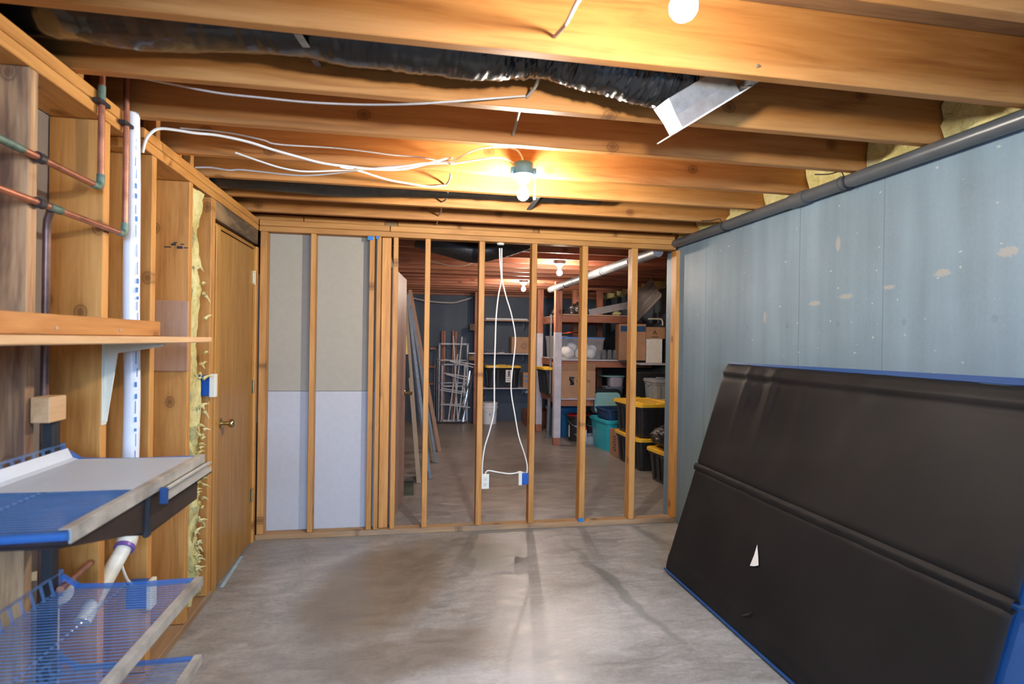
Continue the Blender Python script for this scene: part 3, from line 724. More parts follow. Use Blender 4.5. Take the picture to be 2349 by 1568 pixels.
d1 = duct('flexible_duct', [(-2.6, YD, 2.48), (-1.3, YD, 2.49), (-0.90, YD, 2.475), (-0.42, YD, 2.495), (-0.1, YD, 2.485), (0.2, YD, 2.48), (0.42, YD, 2.50), (0.62, YD, 2.46), (0.82, YD, 2.43), (0.94, YD, 2.44)],
          lambda t: 0.128 if t < 0.62 else 0.128-0.018*math.sin((t-0.62)/0.38*math.pi), None, None, M['foil'], 0.085, 1.3, 0.9, n=40, k=34)
tag(d1, 'crinkled black flexible duct hanging in the second bay between joists, ending at the silver boot', 'duct')
d2 = duct('flexible_duct', [(-2.6, 3.55, 2.43), (-1.0, 3.55, 2.43), (-0.4, 3.55, 2.425), (0.2, 3.55, 2.45), (0.9, 3.55, 2.46), (1.2, 3.55, 2.47)], 0.11, None, None, M['oldduct'], 0.06, 8.3)
tag(d2, 'black flexible duct mostly hidden between joists beyond the blue junction box', 'duct')
d3 = duct('flexible_duct', [(-2.6, 1.45, 2.47), (-1.6, 1.45, 2.42), (-1.05, 1.44, 2.35), (-0.84, 1.30, 2.36), (-0.72, 1.10, 2.40), (-0.60, 0.80, 2.46)], 0.13, None, None, M['oldduct'], 0.05, 3.1)
tag(d3, 'dusty dark duct sagging over the top left corner', 'duct')
d4 = duct('flexible_duct', [(0.05, 5.0, 2.38), (0.30, 5.0, 2.32), (0.55, 5.02, 2.27), (0.80, 5.0, 2.33), (1.05, 5.0, 2.42)], 0.13, None, None, M['oldduct'], 0.05, 6.1)
tag(d4, 'black duct sagging below the joists just behind the framed partition', 'duct')

# silver boot at the end of the duct
boot = empty('duct_boot', (0.98, 1.90, 2.40), label='shiny galvanised register boot hanging open at the end of the crinkled black duct', cat='duct fitting')
A = [AY(1513, 232, 1.80), AY(1530, 312, 1.80), AY(1700, 212, 1.80), AY(1650, 195, 1.80)]
O = Vector((0.98, 1.90, 2.40))
ax = (AY(1706, 210, 1.86)-AY(1526, 320, 1.86)); ln = ax.length; ax.normalize()
fc = (AY(1706, 210, 1.86)+AY(1526, 320, 1.86))/2
ny = ray(1612, 268).normalized(); dn = ax.cross(ny).normalized(); ny = dn.cross(ax).normalized()
if ny.y < 0: ny = -ny
if dn.z > 0: dn = -dn   # outward (down-right) normal of the open face
def bp(a, b, c): return fc - O + ax*a + ny*b - dn*c
def rect(a, b, c, off=0): return [(-a+off, -b, c), (a+off, -b, c), (a+off, b, c), (-a+off, b, c)]
mb = MB()
def shell(mb, r0, r1):
    v0 = [mb.bm.verts.new(bp(*p)) for p in r0]; v1 = [mb.bm.verts.new(bp(*p)) for p in r1]
    for i in range(4): mb.bm.faces.new((v0[i], v0[(i+1) % 4], v1[(i+1) % 4], v1[i]))
    return v0, v1
shell(mb, rect(ln*0.36, 0.045, 0.0, 0.0), rect(ln*0.36, 0.045, 0.050, 0.0))
mb.build('boot_mouth', M['galv'], boot)
mb = MB(); v0, v1 = shell(mb, rect(ln*0.36, 0.045, 0.050, 0.0), rect(ln*0.33, 0.055, 0.110, -0.012)); mb.bm.faces.new(v1); mb.build('boot_body', M['galv'], boot)
mb = MB()
for a0, a1, b0, b1 in ((-0.5, 0.5, -0.060, -0.043), (-0.5, 0.5, 0.043, 0.060), (-0.5, -0.35, -0.060, 0.060), (0.35, 0.5, -0.060, 0.060)):
    vs = [mb.bm.verts.new(bp(ln*a, b, c)) for c in (0, 0.004) for a, b in ((a0, b0), (a1, b0), (a1, b1), (a0, b1))]
    for f in ((0, 1, 2, 3), (7, 6, 5, 4), (0, 1, 5, 4), (1, 2, 6, 5), (2, 3, 7, 6), (3, 0, 4, 7)): mb.bm.faces.new([vs[i] for i in f])
mb.build('boot_flange', M['white'], boot)  # metal flange coloured white to stand for the light falling on it
# straps
mb = MB(); a = AY(683, 78, 1.74); b_ = AY(731, 152, 2.085)
mb.bar(a, b_, 0.022, 0.003, (0, 0, 1)); tag(mb.build('duct_strap', M['steel']), 'thin metal strap holding up the crinkled black duct', 'strap')
mb = MB(); mb.bar(AY(1735, 178, 1.73), AY(1668, 222, 2.06), 0.03, 0.018, (0, 0, 1)); tag(mb.build('wood_strip', M['foam']), 'grey wooden strip between joists behind the silver boot', 'strip')
mb = MB(); mb.bar((0.745, 3.37, 2.352), (0.765, 3.74, 2.36), 0.03, 0.004); tag(mb.build('duct_strap', M['steel']), 'short steel strap to the right of the teal lamp box', 'strap')
# strip of J1 nails
for px, py in ((1735, 153),):
    mb = MB(); c = AY(px, py, 1.675); mb.tube([c, c+Vector((0, -0.012, 0))], 0.004, n=8); tag(mb.build('nail', M['galv'], ceiling))

# --- cables
def cable(name, pts, label, r=0.0042, mat='cable', smooth=6, cat='cable', group=None, flat=True):
    mb = MB(); mb.tube(pts, r, n=8, smooth=smooth); return tag(mb.build(name, M[mat], smooth=True), label, cat, group)
def path(lst, y0, y1):
    n = len(lst); xs = [p[0] for p in lst]
    return [AY(px, py, y0+(y1-y0)*(px-xs[0])/(xs[-1]-xs[0])) for px, py in lst]
cable('power_cable', [AY(px, py, Y) for px, py, Y in ((300, 174, 2.20), (400, 194, 2.19), (500, 213, 2.18), (600, 224, 2.17), (700, 234, 2.16), (800, 239, 2.15), (880, 240, 2.12), (960, 238, 2.07), (1020, 234, 2.06), (1100, 228, 2.07), (1205, 220, 2.082))], 'thin grey white cable sagging below the second joist bay from the left wall', 0.004, 'cablegrey')
P_ = path([(327, 350), (333, 325), (344, 307), (365, 295), (403, 298), (448, 305), (499, 310), (568, 325), (625, 343), (685, 360), (740, 374), (800, 382), (860, 388), (920, 388), (970, 378), (1020, 364), (1038, 361)], 2.60, 2.90)
cable('power_cable', P_, 'thickest white cable looping from the left wall plate and sagging towards the teal lamp box', 0.0062)
cable('power_cable', path([(413, 293), (517, 303), (600, 320), (640, 331), (780, 340), (900, 355), (960, 360), (1000, 367), (1034, 372)], 2.62, 2.92), 'thin cable above the thick sagging white cable', 0.004, 'cablegrey')
cable('power_cable', path([(540, 350), (600, 371), (650, 386), (700, 393), (770, 391), (860, 387), (920, 382), (975, 374), (1033, 373)], 2.80, 2.915), 'white cable crossing under the thick sagging cable', 0.0045)
cable('power_cable', path([(448, 384), (482, 384), (524, 390), (551, 389), (600, 394), (680, 402), (740, 400), (800, 393), (870, 384), (950, 378), (1034, 374)], 2.86, 2.905), 'lowest grey white cable sagging at the left between joists', 0.0042, 'cablegrey')
cable('power_cable', path([(780, 382), (828, 393), (886, 411), (939, 421), (986, 428), (1021, 425)], 2.97, 3.31), 'white cable dropping right below the bundle to the fifth joist', 0.0055)
cable('power_cable', [AY(1034, 374, 2.90), AY(1052, 362, 2.885), AY(1075, 350, 2.87), AY(1100, 341, 2.86), AY(1130, 337, 2.85), AY(1160, 338, 2.85), AY(1185, 344, 2.86), AY(1196, 358, 2.87), AY(1200, 370, 2.875)], 'upper of the two bright cables arching into the top of the teal lamp box', 0.005)
cable('power_cable', [AY(1034, 376, 2.90), AY(1060, 372, 2.885), AY(1095, 366, 2.87), AY(1130, 361, 2.86), AY(1158, 363, 2.86), AY(1178, 374, 2.87)], 'lower of the two bright cables entering the side of the teal lamp box', 0.005)
cable('power_cable', [AY(1360, -60, 0.875), AY(1322, 8, 1.30), AY(1298, 55, 1.55), AY(1272, 84, 1.675), AY(1268, 86, 1.73), AY(1243, 150, 1.90), AY(1230, 195, 2.02), AY(1208, 223, 2.088), AY(1200, 226, 2.14), AY(1190, 262, 2.30), AY(1182, 292, 2.42), AY(1176, 310, 2.487)], 'cable threaded through holes in the three nearest joists above centre', 0.006, 'cablegrey')
cable('power_cable', [AY(1036, 374, 2.935), AY(1036, 376, 3.0), AY(1034, 398, 3.10), AY(1030, 415, 3.25), AY(1022, 425, 3.322), AY(1022, 430, 3.40), AY(1028, 444, 3.52), AY(1022, 458, 3.66), AY(1013, 463, 3.745), AY(1012, 470, 3.82), AY(1012, 484, 4.0), AY(1005, 495, 4.178), AY(1004, 505, 4.25), AY(1002, 514, 4.42)], 'grey cable looping down through holes in the far joists left of the lamp', 0.0055, 'cablegrey')

# wiring in the partition
cap = empty('wire_grommet', AY(1148, 564, 4.50), label='round cream plastic disc on the underside of the top plate where two white cables drop', cat='grommet')
cap.location.z = 2.261
mb = MB(); mb.loft([(-0.016, 0.045, 0.045, 0.022), (-0.008, 0.058, 0.058, 0.029), (-0.001, 0.058, 0.058, 0.029)], n=5); mb.build('grommet_disc', M['cream'], cap, smooth=True)
Yc = 4.49
cable('power_cable', [AY(px, py, Yc) for px, py in ((1146, 569), (1147, 600), (1150, 640), (1143, 680), (1138, 730), (1136, 790), (1134, 850), (1134, 900), (1133, 945), (1124, 985), (1112, 1025), (1107, 1060), (1106, 1088))], 'left of the two pale cables hanging in the stud wall, ending at the white outlet', 0.0062)
cable('power_cable', [AY(px, py, Yc) for px, py in ((1151, 569), (1151, 600), (1152, 640), (1161, 680), (1173, 720), (1182, 770), (1180, 810), (1174, 860), (1173, 900), (1181, 950), (1190, 1000), (1203, 1040), (1209, 1065), (1209, 1084))], 'right of the two pale cables hanging in the stud wall, ending at the blue box', 0.0055)
cable('power_cable', [AY(px, py, Yc) for px, py in ((1113, 1087), (1116, 1081), (1122, 1079), (1145, 1083), (1170, 1086), (1190, 1083), (1196, 1082), (1201, 1087))], 'short white cable linking the white outlet to the blue box', 0.0055)
o1 = AY(1112, 1102, 4.50)
ou = empty('power_outlet', o1, label='white duplex power outlet fixed to the side of a stud', cat='outlet')
mb = MB(); mb.box((-0.030, -0.022, -0.060), (0.032, -0.017, 0.058), 0.002); mb.build('face_plate', M['cream'], ou)
mb = MB(); mb.box((-0.026, -0.017, -0.045), (0.026, 0.03, 0.045), 0.002); mb.build('outlet_box', M['bluebox'], ou)
for z in (0.022, -0.022):
    mb = MB(); mb.loft([(0, 0.034, 0.030, 0.012), (0.002, 0.032, 0.028, 0.012)], n=4); mb.xform(Matrix.Translation((0.001, -0.0222, z)) @ Matrix.Rotation(math.radians(90), 4, 'X')); rc = mb.build('receptacle', M['cream'], ou, smooth=True)
    mb = MB(); mb.box((-0.008, -0.0252, z-0.002), (-0.0055, -0.0243, z+0.008)); mb.box((0.0075, -0.0252, z-0.002), (0.010, -0.0243, z+0.008)); mb.tube([(0.001, -0.0252, z-0.009), (0.001, -0.0243, z-0.009)], 0.003, n=8); mb.build('slots', M['ink'], rc)
o2 = AY(1201, 1096, 4.50)
bb = empty('switch_box', o2, label='blue plastic electrical box on the stud right of the white outlet', cat='electrical box')
mb = MB(); mb.box((-0.018, -0.03, -0.045), (0.036, 0.03, 0.045), 0.003)
for z in (-0.02, 0.0, 0.02): mb.box((-0.016, -0.032, z-0.0015), (0.034, -0.029, z+0.0015))
mb.build('box_body', M['bluebox'], bb)
mb = MB(); mb.box((-0.046, -0.032, -0.050), (-0.018, 0.034, 0.050), 0.003); mb.build('cream_edge', M['cream'], bb)

# blue box on the left wall stud beside the insulation
o3 = empty('switch_box', AY(478, 884, 3.43), label='blue switch box with cream plate on the stud left of the wooden door', cat='electrical box')
mb = MB(); mb.box((-0.065, -0.028, -0.055), (0.0, 0.004, 0.058), 0.003); mb.build('box_body', M['bluebox'], o3)
mb = MB(); mb.box((0.0, -0.034, -0.062), (0.032, 0.006, 0.066), 0.003); mb.build('cream_plate', M['cream'], o3)
o3.location = Vector((AY(484, 884, 3.43).x, 3.43, AY(484, 884, 3.43).z))
# blue outlet low on the left wall
q = AY(328, 1357, 2.68)
o4 = empty('outlet_box', q, label='blue outlet box low in the left wall seen through the clear shelf', cat='electrical box')
mb = MB(); mb.box((-0.05, -0.04, -0.055), (0.03, 0.01, 0.055), 0.003); mb.build('box_body', M['bluebox'], o4)
mb = MB(); mb.box((0.03, -0.045, -0.06), (0.05, 0.012, 0.06), 0.003); mb.build('cream_plate', M['cream'], o4)
cable('power_cable', [AY(275, 1280, 2.60), AY(283, 1308, 2.60), AY(293, 1330, 2.62), AY(305, 1342, 2.65)], 'short white cable curling down into the low blue outlet box', 0.0055)

# --- copper pipes
def cop(name, pts, label, r=0.0105):
    mb = MB(); mb.tube(pts, r, n=12); return tag(mb.build(name, M['copper'], smooth=True), label, 'pipe')
XC = -1.078
e = cop('copper_pipe', [Vector((XC, 0.3, 2.003)), Vector((XC, 2.220, 2.003))] + arc((XC, 2.220, 2.025), (0, 0, -0.022), (0, 0.022, 0)) + [Vector((XC, 2.242, 2.56))], 'upper copper pipe running along the studs and turning up at its far end')
for y, z in ((2.242, 2.0),):
    mb = MB(); mb.tube([Vector((XC, 2.19, 2.003)), Vector((XC, 2.215, 2.003))] + arc((XC, 2.220, 2.025), (0, 0, -0.022), (0, 0.022, 0)) + [Vector((XC, 2.242, 2.05))], 0.0125, n=12); mb.build('elbow', M['copper_old'], e, smooth=True)
for p in ((XC, 1.905, 2.003, 'y'), (XC, 2.242, 2.30, 'z')):
    mb = MB(); d = 0.014
    if p[3] == 'y': mb.tube([(p[0], p[1]-d, p[2]), (p[0], p[1]+d, p[2])], 0.016, n=12)
    else: mb.box((p[0]-0.014, p[1]-0.035, p[2]-0.008), (p[0]+0.014, p[1]+0.035, p[2]+0.008), 0.003)
    mb.build('pipe_clip', M['black'], e)
mb = MB(); mb.tube([Vector((XC, 2.242, 2.31)), Vector((XC, 2.242, 2.36))], 0.0122, n=12); mb.build('tarnish_band', M['copper_old'], e, smooth=True)
mb = MB(); mb.tube([Vector((XC, 1.60, 2.003)), Vector((XC, 1.83, 2.003))], 0.0112, n=12); mb.build('tarnish_band', M['copper_old'], e, smooth=True)
e = cop('copper_pipe', [Vector((XC, 0.3, 1.871)), Vector((XC, 2.398, 1.871))] + arc((XC, 2.398, 1.893), (0, 0, -0.022), (0, 0.022, 0)) + [Vector((XC, 2.420, 2.56))], 'lower copper pipe along the studs that rises just left of the white plastic pipe')
mb = MB(); mb.tube([Vector((XC, 2.37, 1.871)), Vector((XC, 2.395, 1.871))] + arc((XC, 2.398, 1.893), (0, 0, -0.022), (0, 0.022, 0)) + [Vector((XC, 2.42, 1.915))], 0.0125, n=12); mb.build('elbow', M['copper_old'], e, smooth=True)
mb = MB(); mb.tube([(XC, 1.893, 1.871), (XC, 1.921, 1.871)], 0.016, n=12); mb.build('pipe_clip', M['black'], e)
mb = MB(); mb.box((XC-0.014, 2.385, 2.283), (XC+0.014, 2.452, 2.298), 0.003); mb.build('pipe_clip', M['black'], e)
mb = MB(); mb.tube([(XC, 1.95, 1.871), (XC, 2.01, 1.871)], 0.013, n=12); mb.build('tee_fitting', M['copper_old'], e, smooth=True)
e = cop('copper_pipe', [Vector((-1.088, 1.978, 1.862)), Vector((-1.10, 1.985, 1.835)), Vector((-1.104, 1.990, 1.80)), Vector((-1.108, 1.995, 0.25))], 'vertical tarnished copper pipe dropping behind the wooden shelf', 0.011); e.data.materials[0] = M['copper_dark']
p0 = AY(205, 1292, 2.26); p1 = AY(138, 1352, 1.98)
e = cop('copper_pipe', [p0, p1], 'short slanting copper pipe low between the studs', 0.011)

# --- white plastic pipes
pv = empty('plastic_drain_pipe', (-1.092, 2.525, 0.0), label='tall white plastic pipe with blue lettering rising through the notched left plate', cat='pipe')
pp = [(0.0, -0.035, 2.36), (0.0, -0.02, 2.1), (-0.005, 0.0, 1.6), (0.0, 0.005, 1.2), (-0.004, 0.0, 0.74)]
mb = MB(); mb.tube(pp, 0.029, n=20, smooth=6); mb.build('pipe_run', M['pvc'], pv, smooth=True)
mb = MB()
el = [Vector((-0.004, 0, 0.76)), Vector((-0.004, 0, 0.70))] + [Vector((-0.004, -0.055+0.055*math.cos(t), 0.70-0.055*math.sin(t))) for t in [math.radians(d) for d in (15, 30, 45, 60)]]
mb.tube(el, 0.036, n=18); mb.build('elbow', M['pvc_old'], pv, smooth=True)
dd = (el[-1]-el[-2]).normalized()
mb = MB(); mb.tube([el[-1], el[-1]+dd*0.30+Vector((-0.03, 0, 0))], 0.028, n=18); mb.build('branch', M['pvc_old'], pv, smooth=True)
mb = MB(); mb.tube([el[-1]-dd*0.002, el[-1]+dd*0.012], 0.0368, n=18); mb.build('primer_ring', M['purple'], pv, smooth=True)
mb = MB(); mb.tube([Vector((-0.004, 0, 0.758)), Vector((-0.004, 0, 0.772))], 0.0368, n=18); mb.build('primer_ring', M['purple'], pv, smooth=True)
# blurred blue print: dashes and short strokes along the pipe
mb = MB(); z = 2.28; rr = 0.0295
while z > 0.85:
    l = random.choice([0.012, 0.02, 0.035, 0.05]); yo = 0.0
    sp_ = (2.36-z)
    yy = -0.035 + 0.035*min(1, sp_/0.8); a = math.radians(-28+random.uniform(-6, 6))
    for da in ([0] if l > 0.03 else [-7, 0, 7]):
        aa = a+math.radians(da); c = Vector((rr*math.cos(aa)-0.003, yy+rr*math.sin(aa), z)); mb.bar(c, c-Vector((0, 0, l)), 0.002, 0.0015, (math.cos(aa), math.sin(aa), 0))
    z -= l + random.uniform(0.008, 0.03)
mb.build('blue_print', M['bluetext'], pv)['kind'] = 'stuff'
mb = MB(); mb.tube([(-1.175, 2.405, 0.042), (-1.175, 2.40, 1.2), (-1.17, 2.395, 2.26)], 0.027, n=16)
e = tag(mb.build('plastic_pipe', M['pvc_old'], smooth=True), 'off-white plastic pipe partly hidden behind the second bright stud', 'pipe')
mb = MB(); mb.bar((-1.149, 2.390, 0.6), (-1.146, 2.384, 2.2), 0.0015, 0.001); mb.build('print_line', M['bluetext'], e)
# white drain fitting low in the bay
q = AY(165, 1348, 2.15)
dr = empty('drain_fitting', (-1.17, 2.12, 0.60), label='white plastic drain fitting low in the wall behind the slanting copper pipe', cat='pipe fitting')
mb = MB(); mb.tube([(-0.02, 0.02, -0.56), (-0.02, 0.02, 0.09)], 0.05, n=18); mb.build('pipe_run', M['pvc_old'], dr, smooth=True)
mb = MB(); mb.tube([(0, 0.02, 0.0), (0.06, -0.03, 0.05)], 0.042, n=18); mb.build('cleanout_cap', M['pvc_old'], dr, smooth=True)

# --- wooden shelf with ledger and bracket
ws = empty('wall_shelf', (-1.094, 0.5, 1.46), label='long wooden board shelf with back ledger fixed across the left wall studs', cat='shelf')
zt = AX(484, 773, -0.85).z; zb = AX(484, 785, -0.85).z
lumber('shelf_board', (0.002, 0.244), (0, 2.195), (zb-1.46, zt-1.46), M['lshelf'], ws)
lumber('ledger_board', (0.001, 0.036), (0, 2.20), (zt-1.46+0.001, 1.547-1.46), M['joist'], ws)
mb = MB()
mb.box((0.0, 1.80, -0.30), (0.004, 1.83, zb-1.46)); mb.box((0.0, 1.80, zb-1.46-0.006), (0.20, 1.83, zb-1.46-0.001))
poly = [(0.004, zb-1.466), (0.20, zb-1.466), (0.19, zb-1.475), (0.045, zb-1.50), (0.012, -0.29), (0.004, -0.29)]
a = [mb.bm.verts.new((x, 1.812, z)) for x, z in poly]; b = [mb.bm.verts.new((x, 1.818, z)) for x, z in poly]
mb.bm.faces.new(a); mb.bm.faces.new(b[::-1])
for i in range(6): mb.bm.faces.new((a[i], a[(i+1) % 6], b[(i+1) % 6], b[i]))
mb.build('shelf_bracket', M['cream'], ws)
for yy in (0.66, 1.05):
    mb = MB(); mb.tube([(0.036, yy+0.8, 0.045), (0.038, yy+0.8, 0.045)], 0.006, n=8); mb.build('screw', M['galv'], ws)

# --- stacked clear blue shelves
blk = AY(83, 945, 1.9)
mb = MB(); mb.box((-1.092, 1.958, 0.002), (-1.062, 1.998, 1.222), 0.003); up_ = tag(mb.build('shelf_upright', M['rubber']), 'black upright post behind the clear blue shelves', 'post')
lumb = lumber('wood_block', (-1.092, -1.04), (1.90, 1.985), (1.224, 1.30), M['lshelf']); tag(lumb, 'small wooden block on top of the black upright', 'block')
def clear_shelf(loc, w, y0, y1, label, ribs=True, rods=(0.08, 0.30), ry1=9):
    """ribbed translucent shelf: x 0..w from the wall, y y0..y1"""
    e = empty('display_shelf', loc, label=label, cat='shelf', group='ribbed blue plastic shelves')
    mb = MB(); mb.box((0.03, y0, -0.004), (w, y1, 0.0)); mb.build('shelf_sheet', M['frost'], e)
    mb = MB(); n = int((y1-y0)/0.017)
    for i in range(n):
        y = y0+0.006+i*(y1-y0-0.012)/n; mb.box((0.03, y-0.0018, 0.0), (w-0.002, y+0.0018, 0.003))
    o = mb.build('ribs', M['rib'], e); o['kind'] = 'stuff'
    for rx in rods:
        mb = MB(); k = int((y1-y0)/0.022)
        for i in range(k):
            y = y0+0.01+i*0.022
            if y > ry1: break
            mb.box((rx*w/0.44-0.004, y, 0.002), (rx*w/0.44+0.004, y+0.012, 0.008), 0.002)
        o = mb.build('beaded_rod', M['rib'], e); o['kind'] = 'stuff'
    mb = MB(); mb.box((w-0.002, y0+0.004, -0.016), (w+0.003, y1-0.004, 0.012)); mb.box((w-0.020, y0+0.004, 0.0115), (w-0.002, y1-0.004, 0.013)); mb.build('label_strip', M['lip'], e)
    for y, s in ((y1, 1), (y0, -1)):   # end caps curving up to a clip at the wall
        mb = MB(); mb.tube([(0.06, y, 0.0), (w*0.5, y, -0.004), (w, y, 0.0)], 0.009, n=8, smooth=4)
        mb.box((0.0, y-0.012, -0.03), (0.02, y+0.012, 0.055), 0.003); mb.bar((0.02, y, 0.035), (0.07, y, 0.0), 0.012, 0.012)
        mb.build('end_cap', M['bluelip'], e, smooth=False)
    mb = MB(); mb.box((0.018, y0, 0.048), (0.024, y1, 0.055)); nb = int((y1-y0)/0.045)
    for i in range(nb):
        y = y0+0.02+i*0.045; mb.bar((0.021, y, 0.05), (0.033, y, 0.0), 0.006, 0.006)
    o = mb.build('back_rail', M['rib'], e)
    return e
SX = -1.085; SW = 0.430
s1 = clear_shelf((SX, 0, 1.090), SW, 1.262, 2.020, 'topmost clear blue shelf with a white sheet lying over its far half', rods=(0.20,), ry1=1.585)
s2 = clear_shelf((SX, 0, 0.692), SW, 0.90, 2.020, 'middle ribbed clear blue shelf with a dirty label strip', rods=(0.03, 0.215))
s3 = clear_shelf((SX, 0, 0.437), SW, 0.90, 2.020, 'lowest ribbed clear blue shelf, only its far corner in view', rods=(0.03, 0.215))
mb = MB(); mb.grid(lambda u, v: Vector((SX+0.035+0.375*u, 1.60+0.412*v, 1.0955+0.0004*math.sin(9*u)+ (0.035*(1-u/0.07)**2 if u < 0.07 else 0))), 24, 12)
bmesh.ops.solidify(mb.bm, geom=mb.bm.faces[:], thickness=0.0015)
tag(mb.build('white_sheet', M['sheet'], smooth=False), 'smooth white plastic sheet lying on the topmost clear shelf', 'sheet')
# dark tray hanging below the top shelf
tr = empty('dark_tray', (-0.86, 1.50, 1.07), label='dark brown plastic tray hung under the topmost clear shelf', cat='tray')
mb = MB(); t0, t1 = 0.150, 0.505
mb.box((0.185, t0, -0.105), (0.190, t1, 0.0)); mb.box((-0.19, t0, -0.105), (0.19, t0+0.005, 0.0)); mb.box((-0.19, t1-0.005, -0.105), (0.19, t1, 0.0)); mb.box((-0.19, t0, -0.108), (0.19, t1, -0.104)); mb.box((-0.19, t0, -0.105), (-0.185, t1, 0.0))
mb.build('tray_body', M['traydark'], tr)
mb = MB(); mb.box((-0.19, -0.22, -0.006), (0.188, t0, -0.002)); 
a = [(0.187, -0.24, -0.004), (0.187, t0, -0.004), (0.187, t0, -0.10)]
v0 = [mb.bm.verts.new(p) for p in a]; v1 = [mb.bm.verts.new((p[0]-0.37, p[1], p[2])) for p in a]
mb.bm.faces.new(v0); mb.bm.faces.new(v1[::-1])
for i in range(3): mb.bm.faces.new((v0[i], v0[(i+1) % 3], v1[(i+1) % 3], v1[i]))
mb.build('sloping_front', M['traydark'], tr)
mb = MB(); mb.box((0.180, t0-0.012, -0.112), (0.196, t0+0.010, 0.004), 0.004); mb.build('corner_post', M['rubber'], tr)
rl = empty('price_rail', (-0.650, 1.68, 1.055), label='silver channel rail with small dark print along the front of the dark tray', cat='rail')
mb = MB(); mb.box((0.0, 0, -0.006), (0.004, 0.345, 0.022)); mb.box((0.0, 0, 0.018), (0.016, 0.345, 0.022)); mb.box((0.012, 0, -0.014), (0.016, 0.345, 0.006)); mb.box((0.0, 0, -0.014), (0.016, 0.345, -0.010)); mb.build('channel', M['railmetal'], rl)
mb = MB(); mb.box((-0.002, -0.010, -0.018), (0.018, 0.0, 0.026), 0.002); mb.build('end_clip', M['navy'], rl)

def text(txt, size, name, mat, parent, loc, rot, ext=0.0006):
    c = bpy.data.curves.new(name, 'FONT'); c.body = txt; c.size = size; c.extrude = ext; c.align_x = 'CENTER'; c.align_y = 'CENTER'
    o = bpy.data.objects.new(name, c); COL.objects.link(o)
    dg = bpy.context.evaluated_depsgraph_get(); me = bpy.data.meshes.new_from_object(o.evaluated_get(dg)); bpy.data.objects.remove(o)
    me.materials.clear(); me.materials.append(mat)
    n = bpy.data.objects.new(name, me); link(n, parent); n.location = loc; n.rotation_euler = rot
    return n

# ================================================================== STORAGE ROOM THINGS
# posts
def post(x, y, w, label, zpaint=1.75, d=0.09):
    e = empty('post', (x, y, 0), label=label, cat='post')
    lumber('bare_top', (-w/2, w/2), (-d/2, d/2), (zpaint, 2.349), M['redjoist'], e); lumber('painted_length', (-w/2, w/2), (-d/2, d/2), (0.11, zpaint), M['postwhite'], e); lumber('bare_foot', (-w/2, w/2), (-d/2, d/2), (0, 0.109), M['redjoist'], e)
    return e
post(2.128, 9.33, 0.10, 'white painted wooden post left of the storage shelves, farther of two', 1.62)
post(2.092, 8.00, 0.10, 'white painted wooden post at the near corner of the storage shelves', 1.62)
mb = MB(); mb.tube([(2.12, 8.62, 0), (2.13, 8.60, 0.62)], 0.028, n=14); mb.box((2.07, 8.57, 0), (2.17, 8.67, 0.01)); tag(mb.build('steel_leg', M['steel'], smooth=True), 'dark steel pipe leg between the two white posts', 'post')
mb = MB(); mb.box((2.105, 8.50, 0.69), (2.125, 8.53, 1.90)); mb.box((2.125, 8.50, 0.69), (2.128, 8.56, 1.90)); tag(mb.build('slotted_upright', M['steel']), 'thin grey steel upright behind the near white post', 'post')

# storage shelving
def store_shelf(z, x1, label, topmat, front=True):
    e = empty('storage_shelf', (2.15, 7.96, z), label=label, cat='shelf')
    mb = MB(); mb.box((0.0, 0.0, -0.018), (x1-2.15, 1.30, 0.0), 0.002); mb.build('shelf_top', topmat, e)
    lumber('front_rail', (0.0, x1-2.15-0.02), (0.03, 0.07), (-0.115, -0.02), M['redjoist'], e)
    lumber('back_rail', (0.0, x1-2.15-0.02), (1.24, 1.28), (-0.115, -0.02), M['redjoist'], e)
    lumber('end_rail', (0.005, 0.045), (0.075, 1.235), (-0.115, -0.02), M['redjoist'], e)
    return e
store_shelf(1.885, 3.18, 'top plywood shelf of the storage rack, holding scrap and ducting', M['ply'])
store_shelf(1.235, 3.55, 'middle white shelf of the storage rack, holding clear bins and jars', M['postwhite'])
store_shelf(0.675, 2.66, 'lowest white shelf of the storage rack, holding the large printed carton', M['postwhite'])
for (x, y, lb) in ((2.70, 9.20, 'brown post at the back of the storage rack behind the glass jars'), (3.12, 9.20, 'brown post behind the tall carton on the storage rack'), (3.42, 8.55, 'short brown post at the right end of the top storage shelf')):
    o = lumber('post', (x-0.045, x+0.045), (y-0.045, y+0.045), (0 if y > 9 else 1.237, 2.345), M['redjoist']); tag(o, lb, 'post')

def carton(name, a, b, mat, label, rz=0, flaps=False, parent=None, tape=True):
    a = Vector(a); b = Vector(b); c = Vector(((a.x+b.x)/2, (a.y+b.y)/2, a.z))
    e = empty(name, c, (0, 0, rz), label=label, cat='box'); w, d, h = (b.x-a.x)/2, (b.y-a.y)/2, b.z-a.z
    mb = MB(); mb.box((-w, -d, 0), (w, d, h), 0.004); mb.build('carton_body', mat, e)
    if tape:
        mb = MB(); mb.box((-w, -0.02, h), (w, 0.02, h+0.001)); mb.build('tape', M['card2'], e)
    if flaps:
        for s in (-1, 1):
            mb = MB(); mb.bar((0, s*d, h), (0, s*(d+0.06), h+0.10), 2*w*0.96, 0.004); mb.build('flap', mat, e)
    return e
ZS = 1.236
